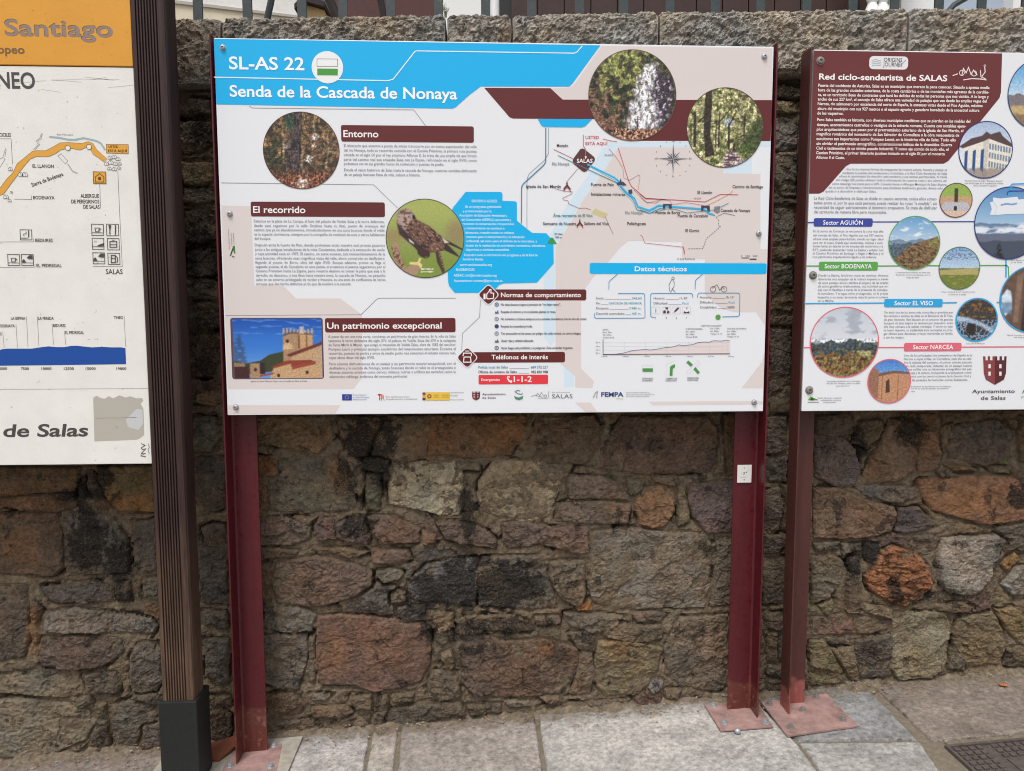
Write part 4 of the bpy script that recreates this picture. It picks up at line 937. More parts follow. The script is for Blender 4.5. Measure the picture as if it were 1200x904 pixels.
def p_house(u, v):
    C = sky_c(v, (168, 188, 216), (222, 228, 238)); C = mixc(C, (232, 226, 214), inp([-.8, .1, -.1, .35, .1, .45, 1, .15, 1, -.8, -.1, -1, -.6, -.6, -.85, -.4], u, v, .02)); C = mixc(C, (160, 150, 150), inp([-.1, .35, .1, .45, .08, -1, -.1, -1], u, v, .02)*.35)
    C = mixc(C, (88, 66, 66), inp([-1, .1, -.55, .4, -.15, .5, .0, .65, .15, .55, .5, .65, .6, .5, 1, .2, 1, .1, .1, .4, -.1, .3, -.85, .05], u, v, .02))
    for x in (-.72, -.42, -.12): C = mixc(C, (46, 84, 140), inp([x-.05, .0+x*.1, x+.06, .05+x*.1, x+.06, -.8, x-.05, -.7], u, v, .02))
    for i in range(8):
        x = .16+i*.105; C = mixc(C, (96, 116, 140), ((np.abs(u-x) < .035)*(np.abs(((v*3.2+u*.6) % 1)-.5) < .33)*(v < .3-(u-.1)*.25)*(v > -.7))*.75)
    C = mixc(C, (120, 104, 96), sstep(-.6, -.7, v+.1*fbm(u*6, v*6, 62))*.6); return C*(1+.12*fbm(u*14, v*14, 63, 3))[..., None]
def p_land(u, v):
    C = sky_c(v, (72, 150, 214), (210, 226, 236)); C = hills(u, v, C, -.05, (126, 118, 122), 64, .25); C = mixc(C, (206, 178, 120), inp([-1, -.35, 0, -.28, 1, -.3, 1, -.6, -1, -.6], u, v, .05)*.9); C = mixc(C, (140, 112, 80), sstep(-.5, -.6, v+.1*fbm(u*5, v*5, 65))*.8); return C*(1+.2*fbm(u*14, v*14, 66, 3))[..., None]
def p_cloud(u, v):
    C = sky_c(v, (86, 138, 190), (176, 204, 224)); C = hills(u, v, C, -.02, (104, 128, 160), 67, .1); C = mixc(C, (226, 232, 240), inp([-1, -.08, -.2, -.12, .4, .0, 1, -.05, 1, -.28, -1, -.3], u, v, .06)*sstep(-.4, .1, fbm(u*3, v*8, 68))); C = hills(u, v, C, -.3, (104, 112, 132), 69, .08); C = hills(u, v, C, -.5, (74, 82, 98), 70, .08)
    for x, h in ((-.25, -.5), (.72, -.2), (.9, .2), (.98, .3)): C = mixc(C, (36, 42, 38), inp([x, h, x+.16, -1, x-.16, -1], u, v, .04)*sstep(-.25, .1, fbm(u*14, v*14, 71)))
    return C
def p_arch(u, v):
    C = full(u, (104, 82, 70)); C = mixc(C, (66, 50, 44), inp([-.2, .9, .1, .9, .0, 0, .05, -1, -.3, -1, -.25, 0], u, v, .03)); C = mixc(C, (134, 108, 92), inp([-.5, .7, -.3, .8, -.35, 0, -.4, -.7, -.55, -.7], u, v, .03)); C = mixc(C, (206, 222, 236), inp([-.95, .1, -.8, .3, -.68, .25, -.62, 0, -.62, -.3, -.8, -.5, -.95, -.3], u, v, .03)); C = mixc(C, (104, 136, 166), inp([-.95, -.1, -.62, -.1, -.62, -.45, -.95, -.4], u, v, .04)*.8); return C*(1+.2*fbm(u*6, v*6, 72, 3))[..., None]
def p_river(u, v):
    C = full(u, (64, 62, 60)); C = mixc(C, (140, 96, 50), sstep(0, .3, fbm(u*5, v*5, 73))*(v > .1)); C = mixc(C, (176, 196, 216), inp([-1, .2, -.4, .1, .2, -.1, 1, -.5, 1, -.8, .3, -.35, -.3, -.1, -1, -.1], u, v, .08)); C = mixc(C, (150, 176, 206), sstep(.1, .3, ridge(u*4, v*4, 74)-.35)*(v < 0)*.8); C = mixc(C, (50, 44, 42), sstep(.32, .2, np.hypot(u+.25, v+.45)+.1*fbm(u*6, v*6, 75))); return C*(1+.4*fbm(u*14, v*14, 76, 3))[..., None]
def p_hills2(u, v):
    C = sky_c(v, (196, 204, 214), (224, 226, 232)); C = mixc(C, (156, 164, 176), sstep(.0, .35, fbm(u*2, v*4, 77))*.7); C0 = C.copy(); C = hills(u, v, C, .02, (72, 82, 88), 78, .2); C = mixc(C, (110, 122, 96), sstep(.1, .3, fbm(u*4, v*6, 79))*(v < .0)*.8); C = hills(u, v, C, -.35, (124, 106, 70), 80, .15); C = mixc(C, (160, 148, 84), sstep(.05, .3, fbm(u*6, v*6, 81))*(v < -.4)*.8); C = mixc(C, (130, 84, 48), sstep(.08, .2, fbm(u*5+7, v*7, 85))*(v < -.25)*.8); C = mixc(C, (64, 52, 44), sstep(.1, .3, fbm(u*7+3, v*7, 82))*(v < -.1)*.8); C = mixc(C, (196, 190, 120), inp([.4, -.25, .8, -.25, .8, -.38, .5, -.4], u, v, .04)*.8)
    return np.where((v > .1)[:, None], C, grn(C, u, v, 14, .3, 83))
def p_apse(u, v):
    C = sky_c(v, (70, 128, 206), (150, 188, 226)); C = mixc(C, (192, 142, 110), inp([-.6, .35, -.2, .3, .2, .38, 1, .3, 1, -1, -.6, -1], u, v, .02)); C = mixc(C, (120, 92, 80), inp([-.7, .3, -.2, .42, .3, .48, 1, .4, 1, .32, .2, .36, -.6, .2], u, v, .02)); C = mixc(C, (150, 110, 90), inp([-1, .5, -.75, .6, -.5, .5, -.5, -.8, -1, -.8], u, v, .02)); C = mixc(C, (84, 60, 50), inp([-.15, -.0, .0, .1, .05, -.5, -.15, -.55], u, v, .02)); C = mixc(C, (140, 100, 80), ((np.abs(u+.33) < .02)+(np.abs(u-.42) < .02))*(v < .3)*.8)
    return C*(1+.25*fbm(u*12, v*12, 84, 3))[..., None]

# ------------------------------------------------------------------ the main sign
def L_post(name, x_out, sgn, y0, y1, z1, mt, parent, leg=.098, t=.006):
    """angle-section post: outer flange x_out..x_out+sgn*t runs front to back, inner leg lies behind the panel"""
    P = [(x_out, y0), (x_out+sgn*t, y0), (x_out+sgn*t, y1-t-.006), (x_out+sgn*(t+.006), y1-t), (x_out+sgn*leg, y1-t), (x_out+sgn*leg, y1), (x_out, y1)]
    mb = MB(); n = len(P); V = [(p[0], p[1], gz(p[0])+.010) for p in P]+[(p[0], p[1], z1) for p in P]
    Fs = [(i, (i+1) % n, n+(i+1) % n, n+i) for i in range(n)]; tr = geometry.tessellate_polygon([[Vector((p[0], p[1], 0)) for p in P]])
    Fs += [tuple(t_) for t_ in tr]+[tuple(n+i for i in reversed(t_)) for t_ in tr]; mb.add(V, Fs)
    o = mb.build(name, mt, parent); bv = o.modifiers.new('bevel', 'BEVEL'); bv.width = .0012; bv.segments = 2; bv.limit_method = 'ANGLE'; return o
def base_plate(parent, corners, bolts, big=None, h=.008, nutmat=None, rz=0):
    mb = MB(); P = corners; n = 4; V = [(x, y, gz(x)+.003) for x, y in P]+[(x, y, gz(x)+.003+h) for x, y in P]
    mb.add(V, [(3, 2, 1, 0), (4, 5, 6, 7)]+[(i, (i+1) % 4, 4+(i+1) % 4, 4+i) for i in range(4)])
    o = mb.build('base_plate', M_PLATE, parent); bv = o.modifiers.new('bevel', 'BEVEL'); bv.width = .002; bv.segments = 2
    for (x, y) in bolts:
        z = gz(x)+.003+h; b = MB(); b.cyl((x, y, z), .0150, .0020, n=20); b.cyl((x, y, z+.0020), .0112, .0080, n=6); b.cyl((x, y, z+.0100), .0068, .005, n=12)
        b.build('anchor_bolt', nutmat or M_STEEL, o)
    if big:
        x, y = big; b = MB(); bm = bmesh.new(); bmesh.ops.create_uvsphere(bm, u_segments=16, v_segments=10, radius=.0125)
        for v in bm.verts: v.co = Vector((x+v.co.x, y+v.co.y, gz(x)+.012+v.co.z*.9))
        b.add_bm(bm); b.build('dome_nut', M_STEEL, o, True)
def panel_bolt(sheet, px, py, parent, mt=None, r=.0088):
    p = at(px, py, sheet.Y); x, z, Y = p[0], p[2], sheet.Y-.0012; V = []; F_ = []; n = 20
    rings = [(r*1.25, 0), (r*1.2, -.0014), (r*.95, -.0016), (r*.9, -.0065), (r*.70, -.0078), (r*.42, -.0078), (r*.38, -.0035)]
    for rr, dy in rings: V += [(x+rr*math.cos(2*math.pi*k/n), Y+dy, z+rr*math.sin(2*math.pi*k/n)) for k in range(n)]
    for i in range(len(rings)-1): F_ += [(i*n+k, i*n+(k+1) % n, (i+1)*n+(k+1) % n, (i+1)*n+k) for k in range(n)]
    F_.append(tuple((len(rings)-1)*n+k for k in range(n))); mb = MB(); mb.add(V, F_); mb.build('bolt', mt or M_STEEL, parent, True)
ms = empty('information_board', (1.0, .05, gz(1.0)), 'large white trail board with sky blue header on two wine red posts', 'sign board')
mb = MB(); mb.box(0, 2.0, -.0, .028, 0, 1.334, .0022); pn = mb.build('panel', M_PANEL, ms)
mb = MB(); mb.box(.02, 1.98, .029, .055, .12, .16, .002).box(.02, 1.98, .029, .055, 1.14, 1.18, .002); mb.build('mounting_rails', M_STEEL, ms)
L_post('post', -.0168, 1, -.001, .080, 1.350, M_WINE, ms); L_post('post', 2.0168, -1, -.001, .080, 1.350, M_WINE_B, ms)
base_plate(ms, [(-.060, -.07), (.158, -.07), (.130, .115), (-.055, .115)], [(.125, -.040), (-.035, -.012), (.10, .10)])
base_plate(ms, [(1.846, -.062), (2.050, -.067), (2.056, .125), (1.842, .130)], [(1.874, -.020), (2.030, -.040), (1.873, .110)], (1.906, -.078))
st = MB(); a = at(864, 545, .074); c = at(880, 565.5, .074); st.box(a[0], c[0], .0695, .0732, c[2], a[2], .0008); stk = st.build('plastic_tag', mat('white_plastic', 'dfdedb', .45), ms)
S = Sheet(.0694, stk); S.tile(840, 520, 15)
S.disc('tag_print', '6a6a66', 1, 484, 430, 9, 12); S.disc('tag_print', '6a6a66', 1, 480, 637, 11, 12); S.disc('tag_print', '34322f', 1, 520, 505, 10, 10)
S.stroke('tag_print', '55524f', 1, [462, 505, 490, 510, 482, 540, 462, 552], 8); S.stroke('tag_print', 'a09c98', 1, [410, 590, 520, 590], 7); S.stroke('tag_print', 'b0aca8', 1, [420, 520, 446, 524], 7); S.stroke('tag_print', 'b4aca8', 1, [540, 470, 566, 478], 7); S.finish()

S = Sheet(0.0, pn); WH, BG, LB, BL, BR, GY = 'e6e9ee', 'dcd2cf', 'd2e4f0', '00b2ee', '622424', '83848c'
S.tile(0, 0, 1)
BGP = [[725,173,848,173,848,204,891,204,891,292,899,292,898.6,308,826,308,826,304,799,303,799,284,737,282,727,290,712,308,695,325,681,345,681,432,696,447,694,455,674,454,674,441,651,421,651,290,668,262,683,235,705,205],
 [826,321,898.2,321,896.6,382,886,366,862,366,846,362,826,345],[259.6,241,294,242,298,335,332,335,347,350,399,350,424,369,424,443,414,456,267,456],[267.3,475,399,475,393,484.5,267.7,485],
 [705,54,905,57,904,118,655,117,645,104,668,102.5,673,99],[760,471,893.7,470,893.8,474,765,475],[674,472,692,472,700,483,686,483],[895.8,412,894.4,455,869,455,893,424]]
for p in BGP: S.poly('beige_area', BG, 1, p)
for p in ([712,167,903,166,903,172,712,172.5],[706,173,724,173,704,205,682,235,667,262,650,290,650,400,645,405,637,395,637,290,652,262,665,240,690,205],[849,173,881,173,881,203.5,849,203.5],[661,425,672,436,672,454,661,454]): S.poly('pale_blue_area', LB, .5, p)
S.poly('blue_header', BL, 2, [250.6,45.6,703.5,53.4,671,98,667,101.7,563.3,101.7,550,111.7,534,126,530,127.6,253.6,122.6])
S.poly('brown_band', BR, 2, [567.5,103.2,645,103.6,655,113,659.5,117,905,117.6,903,165.5,745,165.2,720,140,601,139.2,597,137.5])
S.poly('blue_shape', BL, 3, [630,139.8,694,139.8,686,148,682,149.5,637,149,634.5,147.5])
S.stroke('white_line', 'eaf6fc', 4, [251,90.8,455,94.9,461,93,486,61,488,60,550,60.9,673,62.7,676,61.5,682.5,54], 1.1)
S.disc('route_badge', 'eef1f2', 5, 383.8, 79.3, 18.8); S.stroke('badge_outline', '8a6a66', 6, [371.6,69.4,395.6,69.6,395.6,78.3,371.6,78.1], .5, True); S.poly('badge_bar', '4a9a3c', 6, [371.9,80.7,395.9,81,395.9,88.8,372,88.6])
S.text('title_lettering', 'f6fafc', 5, 'SL-AS 22', 268.7, 81.3, 14.4, 356.8, bold=.016); S.text('title_lettering', 'f6fafc', 5, 'Senda de la Cascada de Nonaya', 269.5, 113.4, 13, 535.8, bold=.018)
GL = '8d8f96'
for p in ([292,124.3,296,126.8,485,129,499,148],[259.5,214.5,438,216.8,466,244],[264.5,370,423,369,442,350.5,446,349.6,534,349.7],[563,352,562,372,542,391,541,411]): S.stroke('guide_line', GL, 2, p, .6)
S.stroke('blue_guide_line', '3a86a4', 4, [639.6,150,639.4,190,637,194,613,216,611.2,220,611,262], 1.2); S.stroke('grey_guide_line', '8aa0ac', 4, [642.8,150,642.6,180,638,188,620,204,617.6,210,617.4,270], .6)
# headings
def bar(x0, y0, x1, y1, txt, tx0, ty, h, tx1, c=BR, b=.016): S.rrect('heading_bar', c, 3, x0, y0, x1, y1, 2.2); S.text('heading_lettering', 'f4f0ee', 4, txt, tx0, ty, h, tx1, bold=b)
bar(399.8, 147.6, 555.2, 166.8, 'Entorno', 402.5, 160.8, 7.8, 443.5); bar(294, 237, 451, 254.2, 'El recorrido', 296.8, 249.6, 7.6, 358)
bar(381, 373, 533.8, 389.6, 'Un patrimonio excepcional', 383.4, 385.4, 7, 517.6); bar(575, 339.4, 687, 352.2, 'Normas de comportamiento', 587, 348.4, 5.2, 680.8); bar(550, 412.8, 662, 425, 'Teléfonos de interés', 576, 421.3, 5.2, 642)
bar(691, 308.6, 898.3, 321.3, 'Datos técnicos', 743.7, 318, 5.6, 804.8, BL)
S.poly('heading_bar', BL, 3, [893,308.9,901.4,308.9,900.6,321.4,893,321.4]) if False else None
def lines(ts, x0, x1, ys, h, name='body_lettering', c=GY, b=.004, last=None, lay=4):
    for i, (t, y) in enumerate(zip(ts, ys)):
        e = x1[i] if isinstance(x1, (list, tuple)) else x1; a = x0[i] if isinstance(x0, (list, tuple)) else x0
        S.text(name, c, lay, t, a, y+h/2, h, e, bold=b)
lines(['El itinerario que estamos a punto de iniciar transcurre por un tramo espectacular del valle','del río Nonaya, todo su recorrido coincide con el Camino Primitivo, la primera ruta jacobea','iniciada en el siglo IX por el rey asturiano Alfonso II. Se trata de una amplia vía que formó','parte del camino real que enlazaba Salas con La Espina, reformado en el siglo XVIII, como','podremos ver en sus grandes muros de contención y puentes de piedra.'], 403, [558.5,558.5,558.5,558.5,520.5], [170.7,176.1,181.5,186.9,191.9], 3.2)
lines(['Desde el casco histórico de Salas hasta la cascada de Nonaya, nuestros sentidos disfrutarán','de un paisaje boscoso lleno de vida, cultura e historia.'], 403.4, [558.5,492.5], [199.2,204.6], 3.2)
lines(['Estamos en la plaza de La Campa, al lado del palacio de Valdés Salas y la torre defensiva,','desde  aquí  seguimos  por  la  calle  Ondinas  hasta  su  final,  punto  de  arranque  del','camino que ya no abandonaremos, introduciéndonos en una zona boscosa donde el roble','es la especie dominante, siempre con la compañía de multitud de aves y otros habitantes','del bosque.','Dejando atrás la fuente de Pain, donde podremos saciar nuestra sed, pronto pasamos','junto a las antiguas instalaciones de la mina Condamina, dedicada a la extracción de caolín','y cuya actividad cesó en 1975. El camino, en suave ascenso, sale momentáneamente de la','zona boscosa, ofreciendo unas magníficas vistas del valle, ahora convertido en desfiladero,','llegando  al  puente  de  Borra,  obra  del  siglo  XVIII.  Bosque  adelante,  pronto  se  llega  al','segundo puente, el de Carcabón; en este punto, si cruzamos el puente seguiremos por el','Camino Primitivo hasta La Espina, pero nuestro destino es tomar la pista que sale a la','derecha, en descenso, y nos lleva hasta nuestra meta, la cascada de Nonaya, un pequeño','salto en un entorno privilegiado de verdor y frescura, es una zona de confluencia de varios','arroyos que dan forma definitiva al río que da nombre a la cascada.'],
 [297.6+.038*(y-259) for y in (259.2,264.5,269.5,274.6,279.5,287.2,292.4,297.5,302.6,307.6,312.6,317.6,322.7,327.7,332.8)], [450.4+.02*(y-259) if i not in (4, 14) else (317.5 if i == 4 else 411.6) for i, y in enumerate((259.2,264.5,269.5,274.6,279.5,287.2,292.4,297.5,302.6,307.6,312.6,317.6,322.7,327.7,332.8))], [259.2,264.5,269.5,274.6,279.5,287.2,292.4,297.5,302.6,307.6,312.6,317.6,322.7,327.7,332.8], 3.1)
lines(['A pesar de ser una ruta corta, condensa un patrimonio de gran interés. En la villa de Salas','tenemos la torre defensiva del siglo XIV, el palacio de Valdés Salas del XVI o la colegiata','de Santa María la Mayor, que acoge el mausoleo de Valdés Salas, obra de 1582 del escultor','Pompeo Leoni y principal ejemplo escultórico del renacimiento asturiano. Durante el','recorrido, puentes de piedra y arcos de medio punto nos remontan al vetusto camino real,','cuyas obras datan del siglo XVIII.','Pero además disfrutaremos de un paisaje y un patrimonio natural excepcional, con el','desfiladero y la cascada de Nonaya, zonas boscosas donde el roble es el protagonista o','diversas especies animales como ciervos, milanos, nutrias o anfibios tan extraños como la','salamandra rabilarga, endémica del noroeste peninsular.'],
 [384.6,384.8,385,385.1,385.3,385.4,385.6,385.8,386,386.2], [534,534,534,534,534,439,534,534,534,478], [394.5,399.4,404.3,409.3,414.2,419.2,426.6,431.5,436.4,441.4], 3.1)
S.text('caption_lettering', '6a6668', 4, 'Iglesia de Santa María la Mayor con el castillo de Salas al fondo', 294, 447.9, 1.8, 360)
# blue programme panel
S.tile(430, 220, 5.4474)
S.poly('blue_shape', BL, 3, [630,28,852,28,862,33,865,42,865,85,945,88,955,93,957,102,958,212,1055,290,1145,292,1190,342,1192,485,1085,607,870,612,845,622,800,668,775,672,560,672,524,628,518,600,516,540,500,330,548,130])
lines(['SENDEROS AZULES','Es un programa gestionado','y promocionado por la','Asociación de Educación Ambiental y','del Consumidor (ADEAC), que premia y','reconoce la conservación, recuperación','y mantenimiento de senderos e','itinerarios, transformados en valiosos','recursos para la interpretación y la educación','ambiental, así como para el disfrute de la naturaleza, a','través de la realización de actividades recreativas, educativas,','deportivas y turísticas sostenibles.','Descubre toda la información del programa y de la Red de','Senderos Azules.','www.senderosazules.org','SUGERENCIAS','ADEAC: info@senderosazules.org','Ayuntamiento: turismo@ayto-salas.es'],
 [668,630,612,590,605,612,622,630,635,635,632,632,622,612,593,568,555,555], [832,858,795,895,920,940,878,940,1005,1085,1140,912,1090,745,798,688,828,865], [86,121,150,177,204,231,259,287,314,341,369,396,430,457,492,524,560,594], 16, 'white_lettering', 'eaf6fd')
S.tile(0, 0, 1)
S.picture('printed_photo', p_bird, 5, 498.2, 279.8, 45.8, '3c3a38', .8, 'round picture of a brown bird of prey on a branch'); S.picture('printed_photo', p_tree, 4, 353.2, 176.7, 44.8, '54332e', .7, 'round picture of a tree trunk among autumn leaves')
S.picture('printed_photo', p_fall, 5, 741, 112.2, 53, '6a5048', .8, 'round picture of a white waterfall'); S.picture('printed_photo', p_path, 5, 849.4, 150, 46.4, '5c3c34', .8, 'round picture of a path through green woodland')
S.rrect('photo_border', '5a4650', 2, 271, 372.6, 379, 444.4, 3); S.rpicture('printed_photo', p_church, 3, 272.3, 373.8, 378.3, 443.4, 'picture of a battlemented stone church tower under blue sky')
# icons in diamonds
def diamond(cx, cy, r):
    for k, (rr, c) in enumerate(((r+1.2, 'e9ecf0'), (r, BR))):
        P_ = []
        for a0 in (0, 90, 180, 270):
            for da in (-14, -5, 5, 14):
                a = math.radians(a0+da); q = rr*(1-.0025*abs(da)**1.35); P_ += [cx+q*math.cos(a), cy-q*math.sin(a)]
        S.poly('icon_diamond', c, 5+k, P_)
diamond(572.4, 345.6, 10.8); diamond(547.5, 419.2, 10.8)
S.poly('icon_mark', 'f4f0ee', 7, [566.6,344.4,569,344.4,569,351,566.6,351]); S.stroke('icon_mark', 'f4f0ee', 7, [570.4,344.8,573.6,341.2,573.8,339.6,575.4,339.8,575.2,343.6,578.6,343.8,578,350,571.4,350.6,570.4,349.6], 1.1, True)
S.stroke('icon_mark', 'f4f0ee', 7, [542.6,417.5,543.2,414,552,414,552.6,417.5], 1.1); S.stroke('icon_mark', 'f4f0ee', 7, [543.8,418.6,551.4,418.6,552,424.6,543.2,424.6], 1.1, True); S.stroke('icon_mark', 'f4f0ee', 7, [545,411.6,550,411.6], .9)
nt = ['No dejes basura y sigue el principio de “no dejar rastro”.','Respeta el entorno y no recolectes plantas ni rocas.','No molestes a la fauna salvaje ni a los animales domésticos. No les des de comer.','Respeta la propiedad privada.','Ten precaución en las zonas con peligro de caída vertical, no corras riesgos.','Llevar ropa y calzado adecuado.','Hacer fuego está prohibido y es peligroso. Evita encender hogueras.']
ny = [357.1,365.6,374,382.6,391,399.5,408]
lines(nt, 587, [657,651.4,687.8,624,681,625.4,671.4], ny, 2.8, c='3c3a44', b=.012)
for i, y in enumerate(ny):
    c = ['3c5a9a','5a6ea0','8a8e9c','3a4470','8a90a4','5c6470','5a6470'][i]
    S.disc('rule_icon', c, 4, 582, y, 2.5, 14, 1.6 if i in (0, 2, 4, 6) else None) if i not in (1, 5) else S.poly('rule_icon', c, 4, [579.6,y+2.2,581,y-1,582,y+.6,583.4,y-2.4,584.6,y+2.2])
    if i in (0, 2, 4, 6): S.disc('rule_icon', c, 4, 582, y, .8, 8)
S.text('phone_lettering', '2f8fb0', 4, 'Policía local de Salas', 560.6, 432, 3, 595, bold=.012); S.stroke('dotted_rule', '7a8a96', 4, [597,431.9,620,431.9], .4); S.text('phone_lettering', '2f8fb0', 4, '689 572 227', 622.3, 432, 3, 642, bold=.012)
S.text('phone_lettering', '3c3c46', 4, 'Oficina de turismo de Salas', 560.6, 437.6, 3, 605.5, bold=.012); S.stroke('dotted_rule', '7a8a96', 4, [607,437.5,620,437.5], .4); S.text('phone_lettering', '3c3c46', 4, '985 830 988', 622.3, 437.6, 3, 642, bold=.012)
S.rrect('emergency_bar', 'e23a44', 3, 560.8, 439.5, 642.2, 450.4, 1.4); S.text('emergency_lettering', 'fbeeee', 4, 'Emergencias', 563.8, 446.6, 2.8, 585.5, bold=.014); S.text('emergency_lettering', 'fbeeee', 4, '1-1-2', 602, 447.8, 6.4, 623.2, bold=.018)
S.stroke('phone_mark', 'fbeeee', 4, [595.4,440.8,594.8,443.6,596.6,446.6,599.6,448.4], 1.7); S.stroke('phone_mark', 'fbeeee', 4, [596.2,440.8,597.2,442.6], 1.1); S.stroke('phone_mark', 'fbeeee', 4, [598.4,446,600.2,447.2], 1.1)
# route map
S.tile(630, 150, 8)
RD, TE, RT = 'c8505a', '3a8290', '2cb4e6'
S.rrect('salas_badge', '5b3433', 5, 0, 0, 0, 0, 0) if False else S.poly('salas_badge', '5b3433', 5, [400,200,418,195,440,202,525,270,537,290,532,312,460,405,440,413,420,408,335,335,328,310,335,290])
S.text('salas_lettering', 'f6f2f2', 7, 'SALAS', 366, 328, 36, 515, bold=.02)
S.text('map_red_lettering', 'c8505c', 4, 'USTED', 448, 103, 27, 575, bold=.014); S.text('map_red_lettering', 'c8505c', 4, 'ESTÁ AQUÍ', 448, 160, 27, 655, bold=.014)
S.stroke('map_line', 'd06a72', 6, [428,65,428,170,450,200,450,280], 6); S.poly('map_line', 'f4eeee', 7, [440,270,462,270,450,296])
S.stroke('map_line', 'b4606a', 4, [150,203,250,250,345,297], 5); S.stroke('map_line', TE, 6, [190,260,330,325,470,390,740,515], 6)
S.stroke('map_line', RT, 6, [465,342,600,410,720,468,770,510,775,545,850,625,880,640,905,660,940,740,1045,775,1130,730,1200,735], 15)
S.stroke('map_line', 'a4e2fa', 5, [478,350,610,424,716,482,755,520,765,560,830,630,870,660,895,690,930,765,1045,795,1140,750,1200,752], 8)
S.stroke('map_line', TE, 7, [770,545,835,625,880,655,905,700,930,768,1045,800,1110,790,1190,765], 4)
S.stroke('map_line', RD, 4, [755,190,800,330,850,490,880,550,1010,660,1200,672], 6); S.stroke('map_line', 'd08088', 4, [668,195,740,280,800,380,808,470,860,492,950,440,960,460,940,585], 4); S.stroke('map_line', 'd08088', 4, [900,580,1020,700,1110,705,1160,675], 4)
S.stroke('map_line', 'c8505c', 4, [610,105,700,125,745,128], 5)
S.stroke('map_line', '9a6a74', 4, [375,385,270,510], 4); S.stroke('map_line', '9a6a74', 4, [165,572,240,590,300,600,325,600,320,620,235,660,240,675,285,685,290,712,390,755,450,752,500,770], 4); S.stroke('map_line', '9a6a74', 4, [632,830,662,900,710,1000], 4)
def church(x, y, s=1.0):
    S.poly('map_mark', '54303a', 6, [x-38*s,y+20*s,x,y-28*s,x+38*s,y+20*s,x+30*s,y+26*s,x,y-5*s,x-30*s,y+26*s]); S.poly('map_mark', '54303a', 6, [x-8*s,y-30*s,x,y-56*s,x+8*s,y-30*s,x+8*s,y-24*s,x-8*s,y-24*s]); S.stroke('map_mark', 'b04a4a', 6, [x-30*s,y+42*s,x-18*s,y+16*s,x,y+6*s,x+18*s,y+16*s,x+34*s,y+42*s], 7*s)
church(275, 555); church(395, 902, .9); church(778, 515, .75)
S.poly('map_mark', '3a4560', 7, [738,515,800,505,835,540,745,535]); S.poly('map_mark', '3a4560', 7, [850,582,885,578,888,610,870,625,850,610])
for k in range(9): S.stroke('picnic_hatch', 'd8d64a', 5, [505+k*14,800+k*6,545+k*14,755+k*6], 5)
S.poly('map_mark', '3f9440', 5, [90,1085,125,1030,145,1032,180,1088])
def mt_(t, x0, y, x1, c='4c484e', h=28, b=.02): S.text('map_lettering', c, 4, t, x0, y, h, x1, bold=b)
mt_('Monzón', 180, 180, 285); mt_('Río Nonaya', 135, 352, 298, '8a9aa4'); mt_('Iglesia de San Martín', -110, 563, 218); mt_('Fuente de Pain', 500, 545, 712); mt_('Instalaciones mineras', 502, 636, 820)
mt_('Área recreativa de El Viso', 145, 836, 515, '3f8a8a'); mt_('Santuario de Nuestra', 50, 912, 362); mt_('Señora del Viso', 436, 912, 668); mt_('Peñafogosta', 840, 912, 1015); mt_('Río Nonaya', 820, 810, 985, '8a9aa4'); mt_('N-634', 628, 264, 708, 'b08a90', 18); mt_('El Viso', 160, 1005, 235, '5a555c', 18); mt_('983 m.', 165, 1035, 230, '5a555c', 16)
S.tile(750, 180, 8)
S.stroke('map_line', RT, 6.5, [0,505,90,540,170,488,300,500,560,520,600,525,640,560,690,575], 15); S.stroke('map_line', TE, 7.5, [0,530,90,562,190,518,330,525,440,560,560,545,640,535,700,530,760,500,830,465], 5)
S.stroke('map_line', RD, 4, [-1,380,50,425,300,435,610,455,750,385,920,388], 6); S.stroke('map_line', 'd08088', 4, [5,415,70,465,200,435,280,440,300,480,430,460,600,488], 4); S.stroke('map_line', 'e0a06a', 4, [600,500,700,455,850,375,870,345], 5)
S.poly('map_mark', '443c50', 7, [215,475,295,475,298,515,275,518,265,490,240,490,232,518,212,518]); S.poly('map_mark', '443c50', 7, [572,490,652,490,655,545,632,548,625,510,596,510,590,545,572,545]); S.poly('map_mark', '8a8486', 7, [695,500,750,495,745,550,720,560,690,540])
S.stroke('map_line', '5a4a50', 5, [725,590,790,560,890,582], 4); S.stroke('map_line', 'c8505a', 4, [0,765,20,775,45,840,400,878,408,904,413,940], 4)
pts = [690,575,735,620,735,680,755,685,620,800,590,890,440,895]
for i in range(0, len(pts)-2, 2):
    a, b = Vector(pts[i:i+2]), Vector(pts[i+2:i+4]); n = max(1, int((b-a).length/22))
    for k in range(n): p, q = a.lerp(b, k/n), a.lerp(b, (k+.55)/n); S.stroke('dashed_line', '5a5560', 5, [p.x, p.y, q.x, q.y], 5)
mt_('El Llanón', 538, 380, 675); mt_('N-634', 505, 430, 570, 'b08a90', 16); mt_('Camino de Santiago', 866, 325, 1153); mt_('Puente de Borra', 145, 568, 375); mt_('Puente de Carcabón', 352, 598, 635); mt_('Cascada de Nonaya', 755, 548, 1030); mt_('El Gumio', 425, 737, 555); mt_('Peñafogosta', -110, 675, 55) if False else None
